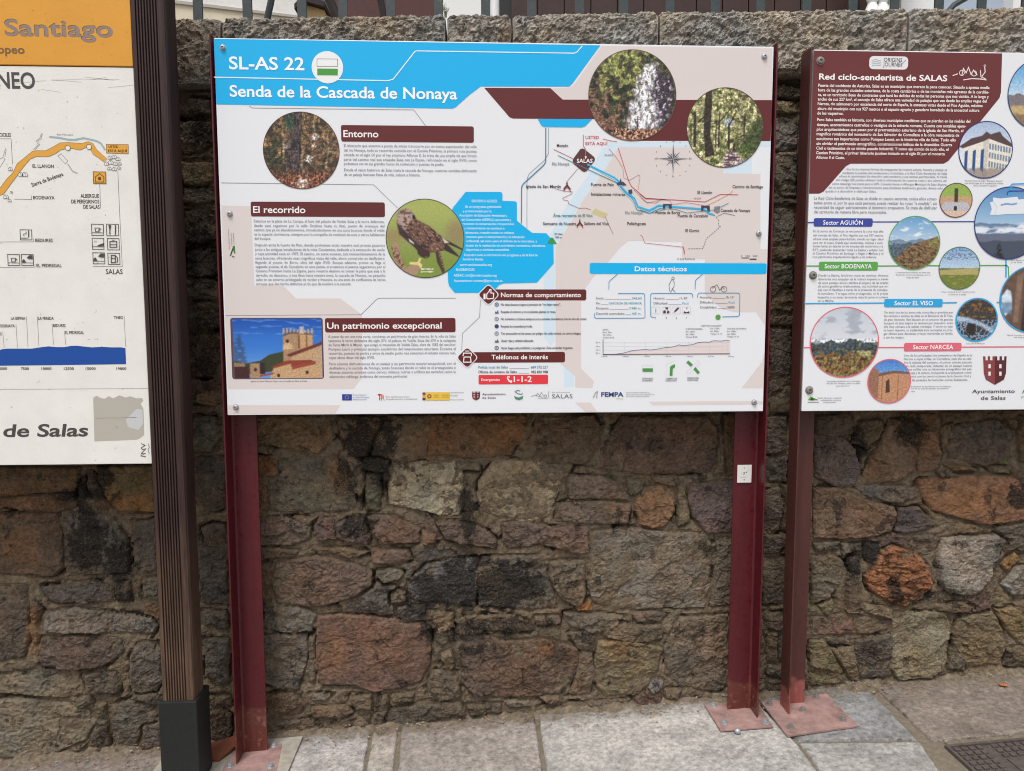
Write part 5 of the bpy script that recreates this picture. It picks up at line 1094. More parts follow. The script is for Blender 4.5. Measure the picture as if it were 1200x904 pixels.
for k in range(16):
    a = k*math.pi/8; L_ = 150 if k % 4 == 0 else (95 if k % 2 == 0 else 55); cx, cy = 310, 50; w_ = 16 if k % 4 == 0 else 10
    tip = (cx+L_*math.sin(a), cy-L_*math.cos(a)); 
    for sg, c in ((1, '4c4c52'), (-1, 'a8a6a8' if k % 4 == 0 else '7c7a80')):
        if k % 2 == 0 or sg > 0:
            b_ = (cx+w_*math.sin(a+sg*.78), cy-w_*math.cos(a+sg*.78)); ins = 3 if k % 2 else 0
            S.poly('compass_rose', c, 5+(k % 4 == 0)*1+(0 if k % 2 == 0 else 0), [cx+ins*math.sin(a), cy-ins*math.cos(a), *b_, *tip]) if k % 2 == 0 else S.stroke('compass_rose', c, 4, [cx+30*math.sin(a), cy-30*math.cos(a), *tip], 4)
    S.disc('compass_mark', '77767c', 4, cx+168*math.sin(a), cy-168*math.cos(a), 5, 6)
S.text('compass_lettering', '55545a', 5, 'N', 304, -104, 18); S.text('compass_lettering', '55545a', 5, 'S', 302, 222, 18); S.text('compass_lettering', '55545a', 5, 'E', 462, 58, 18); S.text('compass_lettering', '55545a', 5, 'O', 148, 58, 18)
# technical data
S.tile(680, 290, 5.447); TB = '2a92c4'
for p in ([240,295,402,295,411,303,413,442,404,452,98,453,90,445,89,420],[718,322,717,302,708,294,458,294,449,303,449,438,457,446,475,447],[748,322,750,300,758,292,1008,292,1018,300,1016,432,1006,441,905,444],[236,172,190,212,183,222,182,270],[780,172,740,206,735,215,732,268]): S.stroke('data_frame', TB, 4, p, 4.2)
S.disc('green_dot', '5c9e48', 4, 879, 446, 17, 24); S.poly('heading_bar', BL, 3, [1170,101,1196,101,1193,168,1170,168]) if False else None
def kv(k_, v_, x0, x1, y, xa, xb, c, h=14): S.text('data_lettering', '64646e', 4, k_, x0, y, h, xa, bold=.006); S.stroke('data_rule', '7a7c86', 4, [xa+5,y,xb-5,y], 2); S.text('data_lettering_blue' if c != '64646e' else 'data_lettering', c, 4, v_, xb, y, h, x1, bold=.008)
kv('Inicio:', 'SALAS', 102, 392, 332, 152, 330, '3c98b0'); kv('Fin:', 'CASCADA DE NONAYA', 102, 392, 364, 128, 182, '3c98b0'); kv('Distancia:', '3.945 m.', 102, 388, 396, 184, 312, '3c98b0'); kv('Desnivel acumulado:', '165 m.', 102, 388, 430, 284, 330, '3c98b0')
kv('Horario:', '1h 30´', 468, 688, 332, 540, 634, '64646e'); kv('Dificultad:', 'Fácil', 468, 690, 364, 558, 650, '7cb8dc'); kv('Horario:', '1h 10´', 764, 984, 326, 838, 930, '64646e'); kv('Dificultad:', 'Fácil', 764, 985, 358, 852, 945, '7cb8dc'); kv('Ciclabilidad:', '100%', 764, 985, 390, 872, 935, '64646e')
for i, x in enumerate((482, 548, 612, 678)):
    S.stroke('data_icon', 'c4c4ca', 4, [x-26,380,x+26,380,x+26,424,x-26,424], 1.5, True); S.text('data_lettering', '64646e', 4, ['1', '2', '2', '1'][i], x-3, 456, 13)
S.stroke('data_icon', '50404a', 5, [482,392,482,416], 4); S.poly('data_icon', '50303a', 5, [540,384,562,384,556,398,545,392]); S.poly('data_icon', '50303a', 5, [528,420,530,404,545,402,545,420]); S.poly('data_icon', '50303a', 5, [552,420,556,402,568,408,568,420]); S.poly('data_icon', '50404a', 5, [596,418,604,400,622,384,632,388,616,404]); S.poly('data_icon', '50404a', 5, [672,386,686,386,679,392]); S.poly('data_icon', '50303a', 5, [658,420,664,408,678,416,692,408,698,420])
S.stroke('walker_drawing', '58545c', 4, [590,210,600,225,598,250,575,288], 3); S.stroke('walker_drawing', '58545c', 4, [585,262,606,288], 3); S.stroke('walker_drawing', '58545c', 4, [584,205,566,240,570,280], 3); S.disc('walker_drawing', '58545c', 4, 592, 198, 10, 14, 7)
S.disc('bicycle_drawing', '58545c', 4, 847, 268, 19, 20, 16); S.disc('bicycle_drawing', '58545c', 4, 918, 268, 19, 20, 16); S.stroke('bicycle_drawing', '58545c', 5, [840,262,872,238,890,275,906,250,920,268], 3)
# height profile
S.stroke('profile_grid', 'cfcdd2', 4, [145,608,955,608], 1.4); S.stroke('profile_grid', 'cfcdd2', 4, [145,632,955,632], 1.4); S.stroke('profile_grid', 'cfcdd2', 4, [145,656,955,656], 1.4)
for x in (280, 417, 553, 690, 825, 905, 938): S.stroke('profile_grid', 'cfcdd2', 5, [x,596,x,680], 1.4)
pr = [145,683,220,682,270,676,330,660,375,655,415,652,450,655,500,648,540,640,590,636,630,622,650,628,690,624,720,620,750,608,790,604,820,606,850,596,900,598,930,592,953,597]
S.poly('profile_area', 'e2d6d4', 3, pr+[953,681,145,684]); S.stroke('profile_line', '5a6a90', 6, pr, 3); S.stroke('profile_axis', '6a4a56', 6, [145,588,145,684,955,679], 4)
for t, x, y in (('400 m.', 98, 612), ('300 m.', 98, 637), ('200 m.', 98, 660), ('100 m.', 98, 680)): S.text('profile_lettering', '6a6a74', 4, t, x, y, 9, x+32)
for i, x in enumerate((135, 270, 405, 542, 680, 815, 942)): S.text('profile_lettering', '6a6a74', 4, '%.2f km' % (i*.66), x, 700, 9, x+38)
for ts, x, y in ((['SALAS', 'Km. 0m.', 'Alt. 239m.', 'Tiempo: 0h 00´'], 143, 530), (['PUENTE DE BORRA', 'Km. 2.60m.', 'Alt. 298m.', 'Tiempo: 0h 50´'], 673, 526), (['PUENTE DE CARCABÓN', 'Km. 3.70m.', 'Alt. 345m.', 'Tiempo: 1h 15´'], 830, 506), (['CASCADA DE NONAYA', 'Km. 3.945m.', 'Alt. 365m.', 'Tiempo: 1h 30´'], 937, 524)):
    for i, t in enumerate(ts):
        w_ = [len(ts[0])*7.2, 60, 56, 76][i]; S.text('profile_lettering', '5e5e68', 4, t, x-(60 if (x == 830 and i == 0) else 0), y+i*17, 9, x-(60 if (x == 830 and i == 0) else 0)+w_, bold=.006)
S.poly('way_mark', '4a944e', 4, [397,773,463,773,463,794,397,794]); S.stroke('way_mark_outline', 'c4c6c8', 4, [397,752,463,752,463,771,397,771], 1.2, True)
S.poly('way_mark', '4a944e', 4, [570,820,572,765,582,755,604,745,604,766,590,775,588,820]); S.stroke('way_mark_outline', 'c4c6c8', 4, [547,820,548,750,604,722], 1.2)
S.poly('way_mark', '4a944e', 4, [676,735,690,723,718,748,705,762]); S.poly('way_mark', '4a944e', 4, [722,778,735,765,763,798,750,810]); S.stroke('way_mark_outline', 'c4c6c8', 4, [676,800,750,722,765,738,692,810], 1.2, True)
for ts, x, y in ((['CONTINUIDAD', 'DE SENDERO'], 393, 843), (['CAMBIO DE', 'DIRECCIÓN'], 545, 843), (['DIRECCIÓN', 'EQUIVOCADA'], 684, 840)):
    for i, t in enumerate(ts): S.text('profile_lettering', '54545c', 4, t, x, y+i*13, 10, x+72-(i % 2)*4, bold=.01)
S.text('profile_lettering', '5a555c', 4, 'A Las Remeras', 618, 80, 13, 732); S.text('profile_lettering', '5a555c', 4, '0   250   500', 1025, 60, 9, 1130); S.stroke('scale_bar', '6a6468', 4, [1028,68,1078,68], 5); S.stroke('scale_bar', '3a3438', 4, [1080,76,1124,76], 7)
S.stroke('map_line', 'c8505a', 4, [655,-8,664,20,665,45], 3)
# sponsors' row
S.tile(370, 365, 6.6667)
S.poly('union_flag', '2a3e98', 4, [206,648,282,648,282,696,207,696])
for k in range(12): S.disc('flag_star', 'e8cf4a', 5, 244+14*math.cos(k*.5236), 672+14*math.sin(k*.5236), 2.2, 5)
for t, x, y, x1 in (('Financiado por', 290, 658, 398), ('la Unión Europea', 290, 676, 415), ('NextGenerationEU', 290, 694, 400), ('Plan de Recuperación,', 548, 673, 735), ('Transformación y Resiliencia', 548, 691, 793)): S.text('logo_lettering', '4e66a4' if x == 290 else '7a6e70', 4, t, x, y, 10, x1)
S.text('logo_mark_red', 'c8343c', 4, 'T', 486, 692, 44, 514, bold=.03); S.text('logo_mark_orange', 'e4803c', 5, 'R', 510, 694, 44, 540, bold=.01)
S.poly('ministry_logo', '8a2e3c', 4, [834,634,858,634,858,652,834,652]); S.poly('ministry_logo', 'd8a83a', 4, [834,653,858,653,858,676,834,676]); S.poly('ministry_logo', '4a3a66', 4, [834,677,858,677,858,695,834,695]); S.poly('ministry_yellow', 'e6c04a', 4, [862,632,1048,632,1048,696,862,696]); S.disc('ministry_crest', '8a5030', 5, 888, 664, 17, 16); S.disc('ministry_crest', 'd8a860', 6, 888, 664, 9, 12)
for t, x, y, x1, c in (('GOBIERNO', 922, 660, 962, '9a7a30'), ('DE ESPAÑA', 922, 676, 962, '9a7a30'), ('MINISTERIO', 985, 660, 1042, '9a7a30'), ('DE INDUSTRIA', 985, 676, 1042, '9a7a30'), ('SECRETARÍA DE ESTADO', 1052, 640, 1156, '6e6a6c'), ('DE TURISMO', 1052, 664, 1110, '6e6a6c'), ('Estrategia de Sostenibilidad', 1052, 694, 1156, '8a8688')): S.text('logo_lettering_small', c, 5, t, x, y, 9, x1)
S.tile(530, 440, 5)
def shield(x0, x1, y0, y1, lay=4, nm='shield'):
    xm = (x0+x1)/2; t = (y1-y0); w_ = x1-x0
    for sg, c in ((0, '8a4244'), (1, '5b2a2f')):
        a, b = (x0, xm) if not sg else (xm, x1); pts = [a, y0+.12*t]
        n = 2.5
        q = w_/10; xs_l = [a, a+q, a+q, a+2*q, a+2*q, a+3*q, a+3*q, a+4*q, a+4*q, b] if not sg else [a, a+q, a+q, a+2*q, a+2*q, a+3*q, a+3*q, a+4*q, a+4*q, b]
        yy = [y0, y0, y0+.14*t, y0+.14*t, y0, y0, y0+.14*t, y0+.14*t, y0, y0]
        pts = []
        for X_, Y_ in zip(xs_l, yy): pts += [X_, Y_]
        if not sg: pts += [xm, y1, a+.12*w_, y0+.82*t, a+.03*w_, y0+.6*t]
        else: pts += [b-.03*w_, y0+.6*t, b-.12*w_, y0+.82*t, xm, y1]
        S.poly(nm, c, lay, pts)
    for xx in (x0+.27*w_, x0+.73*w_):
        for yy_ in (y0+.34*t, y0+.6*t): S.poly(nm+'_window', 'e9e4e4', lay+1, [xx-.05*w_,yy_-.06*t,xx+.05*w_,yy_-.06*t,xx+.05*w_,yy_+.08*t,xx-.05*w_,yy_+.08*t])
shield(115, 163, 95, 147); S.text('logo_lettering_grey', '5e5558', 4, 'Ayuntamiento', 175, 116, 11, 312, bold=.012); S.text('logo_lettering_grey', '5e5558', 4, 'de Salas', 175, 137, 11, 255, bold=.012)
S.stroke('wave_logo', '6a8aa0', 4, [398,92,380,88,368,96,385,108,405,112,412,104], 5); S.poly('wave_logo', '5c8a72', 4, [362,122,390,130,416,120,412,138,390,146,368,138])
S.stroke('sketch_logo', '8a8a92', 4, [462,124,485,115,500,122,530,128], 2.4); S.stroke('sketch_logo', '8a8a92', 5, [490,122,500,104,512,120,522,100,535,122], 2.4); S.disc('sketch_logo', '8a8a92', 4, 545, 122, 9, 12, 6); S.stroke('sketch_logo', '8a8a92', 4, [566,92,562,120,568,136], 2.4); S.stroke('sketch_logo', '8a8a92', 4, [500,136,560,136], 2)
S.text('salas_wordmark', '74727a', 4, 'SALAS', 584, 135, 24, 704); S.text('logo_lettering_grey', '8a868a', 4, 'Red ciclo-senderista', 584, 103, 7, 690)
S.stroke('fempa_mark', '9a9aa0', 4, [826,132,838,104,850,94,846,134], 5); S.text('fempa_wordmark', '2f4a8c', 4, 'FEMPA', 872, 125, 25, 1003, bold=.03); S.stroke('fempa_mark', 'b4c46a', 4, [960,136,1002,138], 3)
for i, t in enumerate(('FONDO EUROPEO MARÍTIMO DE', 'PESCA Y DE ACUICULTURA, PRINCIPADO DE', 'ASTURIAS, UNIÓN EUROPEA')): S.text('logo_lettering_grey', '8a8a92', 4, t, 1018, 105+i*11, 7, (1155, 1183, 1155)[i])
# vertical printer's mark at the left edge
S.tile(250, 230, 6)
for i, (x, y0, y1) in enumerate(((112, 375, 210), (128, 350, 225), (143, 340, 255))): S.text('printer_lettering', '8c8684', 4, ['Diseño, cartografía y señalización', 'Tel. 985 000 000 de senderos', 'señales de madera'][i] if False else ['Diseño, fabricación e instalación', 'señalización turística', 'y medioambiental'][i], x+6, y0, 9, None, rot=91, sx=.8)
S.poly('printer_mark', '3f7a34', 4, [116,422,140,350,152,352,155,405,145,400,140,375,122,420]); S.poly('printer_mark', '2c3a2c', 5, [116,422,136,370,142,372,124,420]); S.stroke('printer_mark_dark', '2e2c2c', 5, [134,420,138,428,150,426], 5)
S.tile(0, 0, 1); S.finish()
for q in ((261.3,56.3),(269.4,251),(276.5,477.3),(895.6,66.6),(889,274),(883.6,471.6)): panel_bolt(S, *q, pn)

# ------------------------------------------------------------------ the sign on the right
rsn = empty('information_board', (3.1, .05, gz(3.1)), 'white board with dark brown upper corner and round landscape photos', 'sign board')
RX0, RX1 = 2.1495, 4.15
mb = MB(); mb.box(RX0, RX1, 0, .028, -.001, 1.3265, .0022); rp = mb.build('panel', M_PANEL, rsn)
mb = MB(); mb.box(RX0+.02, RX1-.02, .029, .055, .12, .16, .002).box(RX0+.02, RX1-.02, .029, .055, 1.14, 1.18, .002); mb.build('mounting_rails', M_STEEL, rsn)
L_post('post', 2.1375, 1, -.001, .080, 1.335, M_FADED, rsn); L_post('post', RX1+.012, -1, -.001, .080, 1.335, M_FADED, rsn)
base_plate(rsn, [(2.075, -.135), (2.358, -.112), (2.352, .128), (2.070, .106)], [(2.108, -.088), (2.322, -.070), (2.300, .105), (2.205, .020), (2.095, .085)], nutmat=M_DARKSTEEL, h=.010)
base_plate(rsn, [(3.95, -.11), (4.22, -.11), (4.22, .13), (3.95, .13)], [(3.98, -.08), (4.19, -.08), (4.19, .1), (3.98, .1)], nutmat=M_DARKSTEEL)
S = Sheet(0.0, rp); S.tile(940, 50, 4.6115)
S.poly('white_area', WH, 1, [64,40,1090,55,1185,60,1185,500,64,500]) if False else None
S.poly('brown_corner', '6b2f2e', 2, [62,44,1080,59.5,1074,270,1066,300,790,640,765,655,260,655,235,670,115,806,92,817,37,817])
S.rrect('origins_badge', 'e8e6e6', 3, 362, 75, 572, 146, 22); S.text('origins_lettering', '3c4450', 4, 'ORIGINS', 440, 105, 22, 540, bold=.01); S.text('origins_lettering', '3c4450', 4, 'JOURNEY', 436, 130, 22, 545, bold=.01)
for i in range(4): S.stroke('origins_drawing', '8aa0b0', 4, [375,98+i*10,395,92+i*10,425,100+i*9], 2.5)
S.stroke('origins_drawing', '7a94b0', 5, [520,135,560,95], 3)
S.text('title_lettering', 'f6f2f0', 4, 'Red ciclo-senderista de SALAS', 90, 200, 31, 783, bold=.024)
for p in ([812,180,840,170],[862,180,870,140,885,165,898,135,912,175,925,150,945,178],[870,203,915,196,960,198,995,203],[962,150,965,185,985,195,992,200],[985,130,988,160,972,182,965,198]): S.stroke('sketch_drawing', 'efe2e0', 4, p, 5)
S.disc('sketch_drawing', 'efe2e0', 5, 862, 165, 16, 20, 12); S.disc('sketch_drawing', 'efe2e0', 5, 928, 168, 16, 20, 12); S.disc('sketch_drawing', 'efe2e0', 5, 985, 126, 6, 10, 3)
lines(['Puerta del occidente de Asturias, Salas es un municipio que merece la pena conocer. Situado a apenas media','hora de las grandes ciudades asturianas, de la costa cantábrica o de las montañas más agrestes de la cordille-','ra, es un territorio lleno de contrastes que hará las delicias de todas las personas que nos visitéis. A lo largo y','ancho de sus 227 km², el concejo de Salas ofrece una variedad de paisajes que van desde las amplias vegas del','Narcea, río salmonero por excelencia del norte de España, la extensas vistas desde el Pico Aguión, máxima','altura del municipio con sus 927 metros o el espacio agrario y ganadero heredado de la ancestral cultura','de los vaqueiros.','Pero Salas también es historia, con diversos municipios neolíticos que se pierden en las nieblas del','tiempo, asentamientos castreños o vestigios de la minería romana. Cuenta con notables ejem-','plos arquitectónicos que pasan por el prerrománico asturiano de la iglesia de San Martín, el','magnífico románico del monasterio de San Salvador de Cornellana o la obra renacentista de','escultores tan importantes como Pompeo Leoni, en la histórica villa de Salas. Todo ello','sin olvidar el patrimonio etnográfico, construcciones bélicas de la dramática Guerra','Civil o testimonios de un tímido pasado industrial. Y como eje común de todo ello, el','Camino Primitivo, el primer itinerario jacobeo iniciado en el siglo IX por el monarca','Alfonso II el Casto.'],
 [86,85,85,84,83,83,81,80,79,78,77,76,76,75,74,74], [1012,1010,1008,996,975,957,222,908,885,870,848,830,810,790,770,230], [232,257,282,306,331,357,382,417,444,469,494,520,546,571,596,621], 15.5, 'white_lettering', 'f3e9e6', .022)
lines(['Una de las mejores formas de empaparse de nuestra cultura, historia y paisaje es','mediante la práctica del senderismo y la bicicleta, y la Red Ciclo-Senderista de Salas','ofrece la oportunidad de descubrir este territorio y sus valores patrimoniales. A través','del código QR puedes obtener toda la información de nuestras rutas y sus valores, así','como descargar los tracks para el GPS. Consulta frente al Albergue Municipal de Salas dispone','de un punto de limpieza y mantenimiento para bicicletas totalmente gratuito. Ahora solo','queda ir a descubrir y disfrutar Salas.'], [235,218,200,182,162,143,125], [782,782,782,780,780,758,400], [684,704,722,742,763,783,803], 12)
lines(['La Red Ciclo-Senderista de Salas se divide en cuatro sectores, todos ellos conec-','tados entre sí, por lo que cada persona puede realizar las rutas “a medida”, sin','necesidad de seguir estrictamente el itinerario propuesto. Se trata de disfrutar','del territorio de manera libre pero responsable.'], 63, [728,728,728,456], [841,866,890,915], 16, b=.006)
S.text('caption_lettering', '6a6668', 4, 'Ayuntamiento de Salas “El palacio blanco”', 878, 751, 8, 1085); S.text('caption_lettering', '6a6668', 4, 'una de las joyas de la arquitectura indiana', 878, 764, 8, 1085); S.text('caption_lettering', '6a6668', 4, 'de la comarca Vaqueira', 925, 777, 8, 1050)
S.tile(940, 230, 4.6115)
NV, GR, CY, PK = '3b4a9c', '5aa64e', '2aa6e0', 'e06a7c'
def sect(x0, y0, x1, y1, t, tx0, tx1, c): S.rrect('sector_bar', c, 4, x0, y0, x1, y1, 9); S.text('sector_lettering', 'f6f6f8', 5, t, tx0, (y0+y1)/2+12, 23, tx1, bold=.014)
sect(62, 120, 380, 165, 'Sector AGUIÓN', 112, 327, NV); sect(90, 355, 408, 402, 'Sector BODENAYA', 120, 375, GR); sect(443, 556, 758, 600, 'Sector EL VISO', 497, 706, CY); sect(550, 793, 860, 838, 'Sector NARCEA', 597, 815, PK)
for c, p, w_ in ((NV, [26,143,62,143], 7), (NV, [380,140,930,138], 6), (GR, [20,378,90,378], 6), (GR, [408,378,740,376], 6), (GR, [955,375,1105,375,1114,384,1116,450], 6), (CY, [14,581,443,578], 7), (CY, [758,577,835,576], 7), (CY, [1050,575,1065,575], 7), (PK, [9,819,550,818], 6), (PK, [860,816,1290,814], 6), (CY, [1101,335,1101,440], 8)): S.stroke('sector_line', c, 3, p, w_)
def para(ts, x0, x1, ys, h=11.5): lines(ts, x0, x1, ys, h, b=.004)
para(['En la sierra de Curiscao se encuentra la cota más alta','del concejo de Salas, el Pico Aguión con sus 927 metros','ofrece unas amplias panorámicas, siendo un lugar ideal','para ver el ocaso. Desde aquí senderistas, ciclistas y cami-','nantes harán las delicias de los amantes del senderismo y la','BTT, pudiendo descender hasta La Espina y enlazar con','el Camino Primitivo de Santiago o llegar a Malleza y el','rico patrimonio arquitectónico ligado a los indianos.'], [60,59,59,58,57,57,56,56], [438,438,438,438,438,438,438,402], [189,211,231,251,270,290,309,328])
para(['Desde La Espina, histórico cruce de caminos, diversos','itinerarios nos empapan de la cultura vaqueira a través','de unos paisajes únicos teñidos al amparo de las brañas','de estos ganaderos trashumantes, una actividad que en-','laza con el Neolítico a través de la presencia de necrópo-','lis tumulares. Y el agua como protagonista, en la propia','hayantina y en zonas de interés natural como la turbera','de La Molina.'], [87,87,86,86,85,85,84,84], [465,465,465,465,463,463,463,172], [428,448,468,487,506,526,546,565])
para(['Sin duda una de las zonas más conocidas y queridas por','los vecinos y vecinas de Salas es el Santuario de El Viso,','de gran devoción. Está situado en un entorno de grandes','bosques de pino salpica de caminos por descubrir, todo','ello muy cercano a la capital municipal. Y como no solo','se hacer deporte, su espléndida área recreativa es el lu-','gar idóneo para descansar y hacer meriendas en familia','o con los amigos.'], [443,443,442,442,441,440,440,439], [815,814,814,813,813,812,812,550], [628,647,667,686,705,724,743,763])
S.tile(940, 390, 4.6154)
para(['Uno de los principales ríos salmoneros de España es el','Narcea, a cuyas orillas, en Cornellana, cada año se cele-','bra la subasta del campanu, el primer salmón pescado','en cada temporada. Además de un paisaje natural','sus orillas son un itinerario etnográfico del pai-','saje y la cultura, incluyendo la arquitectura romá-','nica con las construcciones de la Guerra Civil y','las pasadas ferroviarias nunca finalizadas.'], [550,550,552,558,572,585,590,594], [918,918,917,917,916,916,914,895], [123,142,161,180,198,217,236,256])
for t, x, y, x1 in (('El santuario de San Salvador de Cornellana es', 588, 292, 805), ('uno de los mejores ejemplos del románico', 588, 303, 790), ('rural', 588, 318, 608), ('Una antigua instalación en las montañas', 132, 263, 314), ('del Narcea. Paisajes, cultura en Salas', 132, 275, 314), ('para practicar', 185, 288, 255), ('Diseño, fabricación e instalación', 84, 354, 214), ('señalización turística', 100, 366, 208), ('www.senales.es', 120, 377, 172) if False else ('y medioambiental', 112, 377, 180)): S.text('caption_lettering', '6c6a6c', 4, t, x, y+3, 7, x1)
S.poly('printer_mark', '5c9a3c', 4, [30,364,45,346,60,352,90,365]); S.poly('printer_mark', '2e4a2a', 5, [42,366,52,350,66,366]); S.stroke('printer_mark_line', '4a6a4a', 4, [30,376,90,376], 3)
shield(978, 1105, 128, 282, 4, 'town_shield'); S.text('town_lettering', '5a5052', 4, 'Ayuntamiento', 918, 327, 19, 1149, bold=.012); S.text('town_lettering', '5a5052', 4, 'de Salas', 965, 363, 19, 1099, bold=.012)
S.text('green_lettering', '4a9a5c', 4, 'A', 1188, 328, 30, None, bold=.02); S.text('green_lettering_small', '4a9a5c', 4, 'principado', 1185, 352, 12, None)
S.tile(940, 230, 4.6115)
for t, x, y, x1 in (('La impresionante estampa de Salas vista','505',413,692), ('desde las sierra occidental, con la','505',426,692), ('vega de Salas','562',440,632), ('Vistas a través de la sierra donde el viento','752',518,935), ('se funde en el paisaje','790',532,885), ('Cascada de Nonaya','884',797,985), ('Desde la ermita de Santa Ana', '1108', 752, 1260), ('el Viso', '1145', 764, 1200), ('Pico Aguión al atardecer','1128',346,1250), ('y la mar','1128',358,1190)): S.text('caption_lettering', '6c6a6c', 4, t, float(x), y+3, 7, x1)
S.tile(0, 0, 1)
for f_, x, y, r, c, w_, lab in ((p_hills1, 1071.2, 285, 31, GR, 1.0, 'round picture of brown hillside under pale sky'), (p_field, 1124, 314.6, 24.6, '4f7a3e', 1.0, 'round picture of green fields'), (p_mon, 1120, 235, 19.8, '6a4444', 1.0, 'small round picture of a stone monument'), (p_house, 1154.7, 176, 33, '2f3a78', 1.2, 'round picture of a grand white house with blue shutters'),
    (p_land, 1221, 110.7, 42.5, '2f4a78', 1.2, 'round picture of open country, cut by the frame'), (p_cloud, 1182, 261.8, 42, '2f3a78', 1.2, 'large round picture of mist in the valleys, half under peeling tape'), (p_river, 1144.3, 375, 24.8, CY, 1.6, 'round picture of a rushing stream'), (p_arch, 1209, 351, 38.8, CY, 1.4, 'round picture of stone arches'), (p_hills2, 989.3, 401.4, 40.7, 'e0697a', 1.2, 'large round picture of dark hills under cloud'), (p_apse, 1041.7, 446.8, 25.3, 'e0697a', 1.2, 'round picture of a stone chapel apse')):
    S.picture('printed_photo', f_, 5 if f_ not in (p_cloud, p_apse) else 7, x, y, r, c, w_, lab)
S.tile(940, 230, 4.6115); S.stroke('sector_line', CY, 9, [1124,-2,1126,-56,1134,-64,1195,-66,1290,-66], 7); S.stroke('sector_line', NV, 9, [1106,-4,1107,-20,1118,-26,1195,-27,1290,-27], 6)
S.poly('torn_tape', 'e4e8ee', 9, [1012,35,1030,30,1028,8,1070,14,1160,4,1168,20,1196,16,1198,96,1100,98,1060,102,1012,102,1022,70]); S.stroke('tape_smear', '7aa4cc', 10, [1070,50,1100,42,1130,46,1158,40], 9)
S.stroke('tape_edge', 'c2cad4', 10, [1030,32,1050,60,1040,98], 2)
S.tile(0, 0, 1); S.finish()
for q in ((961.2,71.6),(952.6,322.8),(948.2,457.4)): panel_bolt(S, *q, rp, M_DARKSTEEL, .0125)

# ------------------------------------------------------------------ the old wooden sign on the left
wsn = empty('wooden_sign', (-.17, -.06, gz(-.17)), 'old cream map board with ochre header on grooved dark wooden posts', 'sign board')
def wood_mat():
    mt = mat('weathered_brown_wood', '3e2a26', .6, spec=.35); nt = mt.node_tree; N = nt.nodes; L = nt.links; b = N['Principled BSDF']
    geo = N.new('ShaderNodeNewGeometry'); mp = N.new('ShaderNodeMapping'); mp.inputs['Scale'].default_value = (1, 1, .05); L.new(geo.outputs['Position'], mp.inputs['Vector'])
    n = N.new('ShaderNodeTexNoise'); n.inputs['Scale'].default_value = 130; n.inputs['Detail'].default_value = 8; n.inputs['Roughness'].default_value = .7; L.new(mp.outputs[0], n.inputs['Vector'])
    n2 = N.new('ShaderNodeTexNoise'); n2.inputs['Scale'].default_value = 6; n2.inputs['Detail'].default_value = 4; L.new(geo.outputs['Position'], n2.inputs['Vector'])
    sx = N.new('ShaderNodeSeparateXYZ'); L.new(geo.outputs['Position'], sx.inputs[0])
    a = N.new('ShaderNodeMath'); a.operation = 'MULTIPLY_ADD'; a.inputs[1].default_value = -.5; L.new(n2.outputs['Fac'], a.inputs[0]); L.new(sx.outputs['Z'], a.inputs[2])
    r = N.new('ShaderNodeMapRange'); r.inputs[1].default_value = -1.25; r.inputs[2].default_value = -.55; r.inputs[3].default_value = .75; r.inputs[4].default_value = 0; L.new(a.outputs[0], r.inputs[0])
    r0 = N.new('ShaderNodeMapRange'); r0.inputs[1].default_value = .35; r0.inputs[2].default_value = .68; L.new(n.outputs['Fac'], r0.inputs[0])
    m1 = N.new('ShaderNodeMix'); m1.data_type = 'RGBA'; m1.inputs['A'].default_value = (*lin('2a1c1a'), 1); m1.inputs['B'].default_value = (*lin('44302c'), 1); L.new(r0.outputs[0], m1.inputs['Factor'])
    m2 = N.new('ShaderNodeMix'); m2.data_type = 'RGBA'; m2.inputs['A'].default_value = (*lin('4a3628'), 1); m2.inputs['B'].default_value = (*lin('7c6450'), 1); L.new(r0.outputs[0], m2.inputs['Factor'])
    m3 = N.new('ShaderNodeMix'); m3.data_type = 'RGBA'; L.new(m1.outputs['Result'], m3.inputs['A']); L.new(m2.outputs['Result'], m3.inputs['B']); L.new(r.outputs[0], m3.inputs['Factor']); L.new(m3.outputs['Result'], b.inputs['Base Color'])
    bp = N.new('ShaderNodeBump'); bp.inputs['Strength'].default_value = .5; bp.inputs['Distance'].default_value = .002; L.new(n.outputs['Fac'], bp.inputs['Height']); L.new(bp.outputs[0], b.inputs['Normal']); return mt
M_WOOD = wood_mat(); M_SHOE = mat('black_painted_steel', '17191a', .6, bump=.3, bscale=120, vary=.3, vscale=50)
def wood_post(x0, x1, y0, y1):
    P = [(x0, y1), (x0, y0+.004), (x0+.004, y0)]; g0 = x0+.012; n = 8; gw = (x1-.026-g0)/n
    for k in range(n): a = g0+k*gw; P += [(a, y0), (a+gw*.30, y0), (a+gw*.42, y0+.0065), (a+gw*.72, y0+.0065), (a+gw*.86, y0)]
    P += [(x1-.016, y0), (x1-.006, y0+.003), (x1-.001, y0+.011), (x1, y0+.02), (x1, y1-.02), (x1-.006, y1-.004), (x1-.02, y1)]
    mb = MB(); mb.prism(P, -1.30, 1.78, lambda u, v, a: (u, v, a)); mb.build('post', M_WOOD, wsn)
    s_ = MB(); s_.box(x0-.011, x1+.011, y0-.012, y1+.010, gz(x0)-.05, -1.030, .004); s_.build('post_shoe', M_SHOE, wsn)
wood_post(-.2325, -.1180, -.110, -.006); wood_post(-1.87, -1.755, -.110, -.006)
mb = MB(); mb.box(-1.752, -.2355, -.100, -.070, -.158, 1.1965, .002); lp = mb.build('map_panel', mat('cream_board', 'e5e3dd', .5, vary=.045, vscale=9, bump=.15, bscale=90), wsn)
mb = MB(); mb.box(-1.752, -.2355, -.103, -.070, 1.1995, 1.62, .002); yp = mb.build('header_board', mat('ochre_board', 'd9982a', .5, vary=.05, vscale=7, bump=.15, bscale=90), wsn)
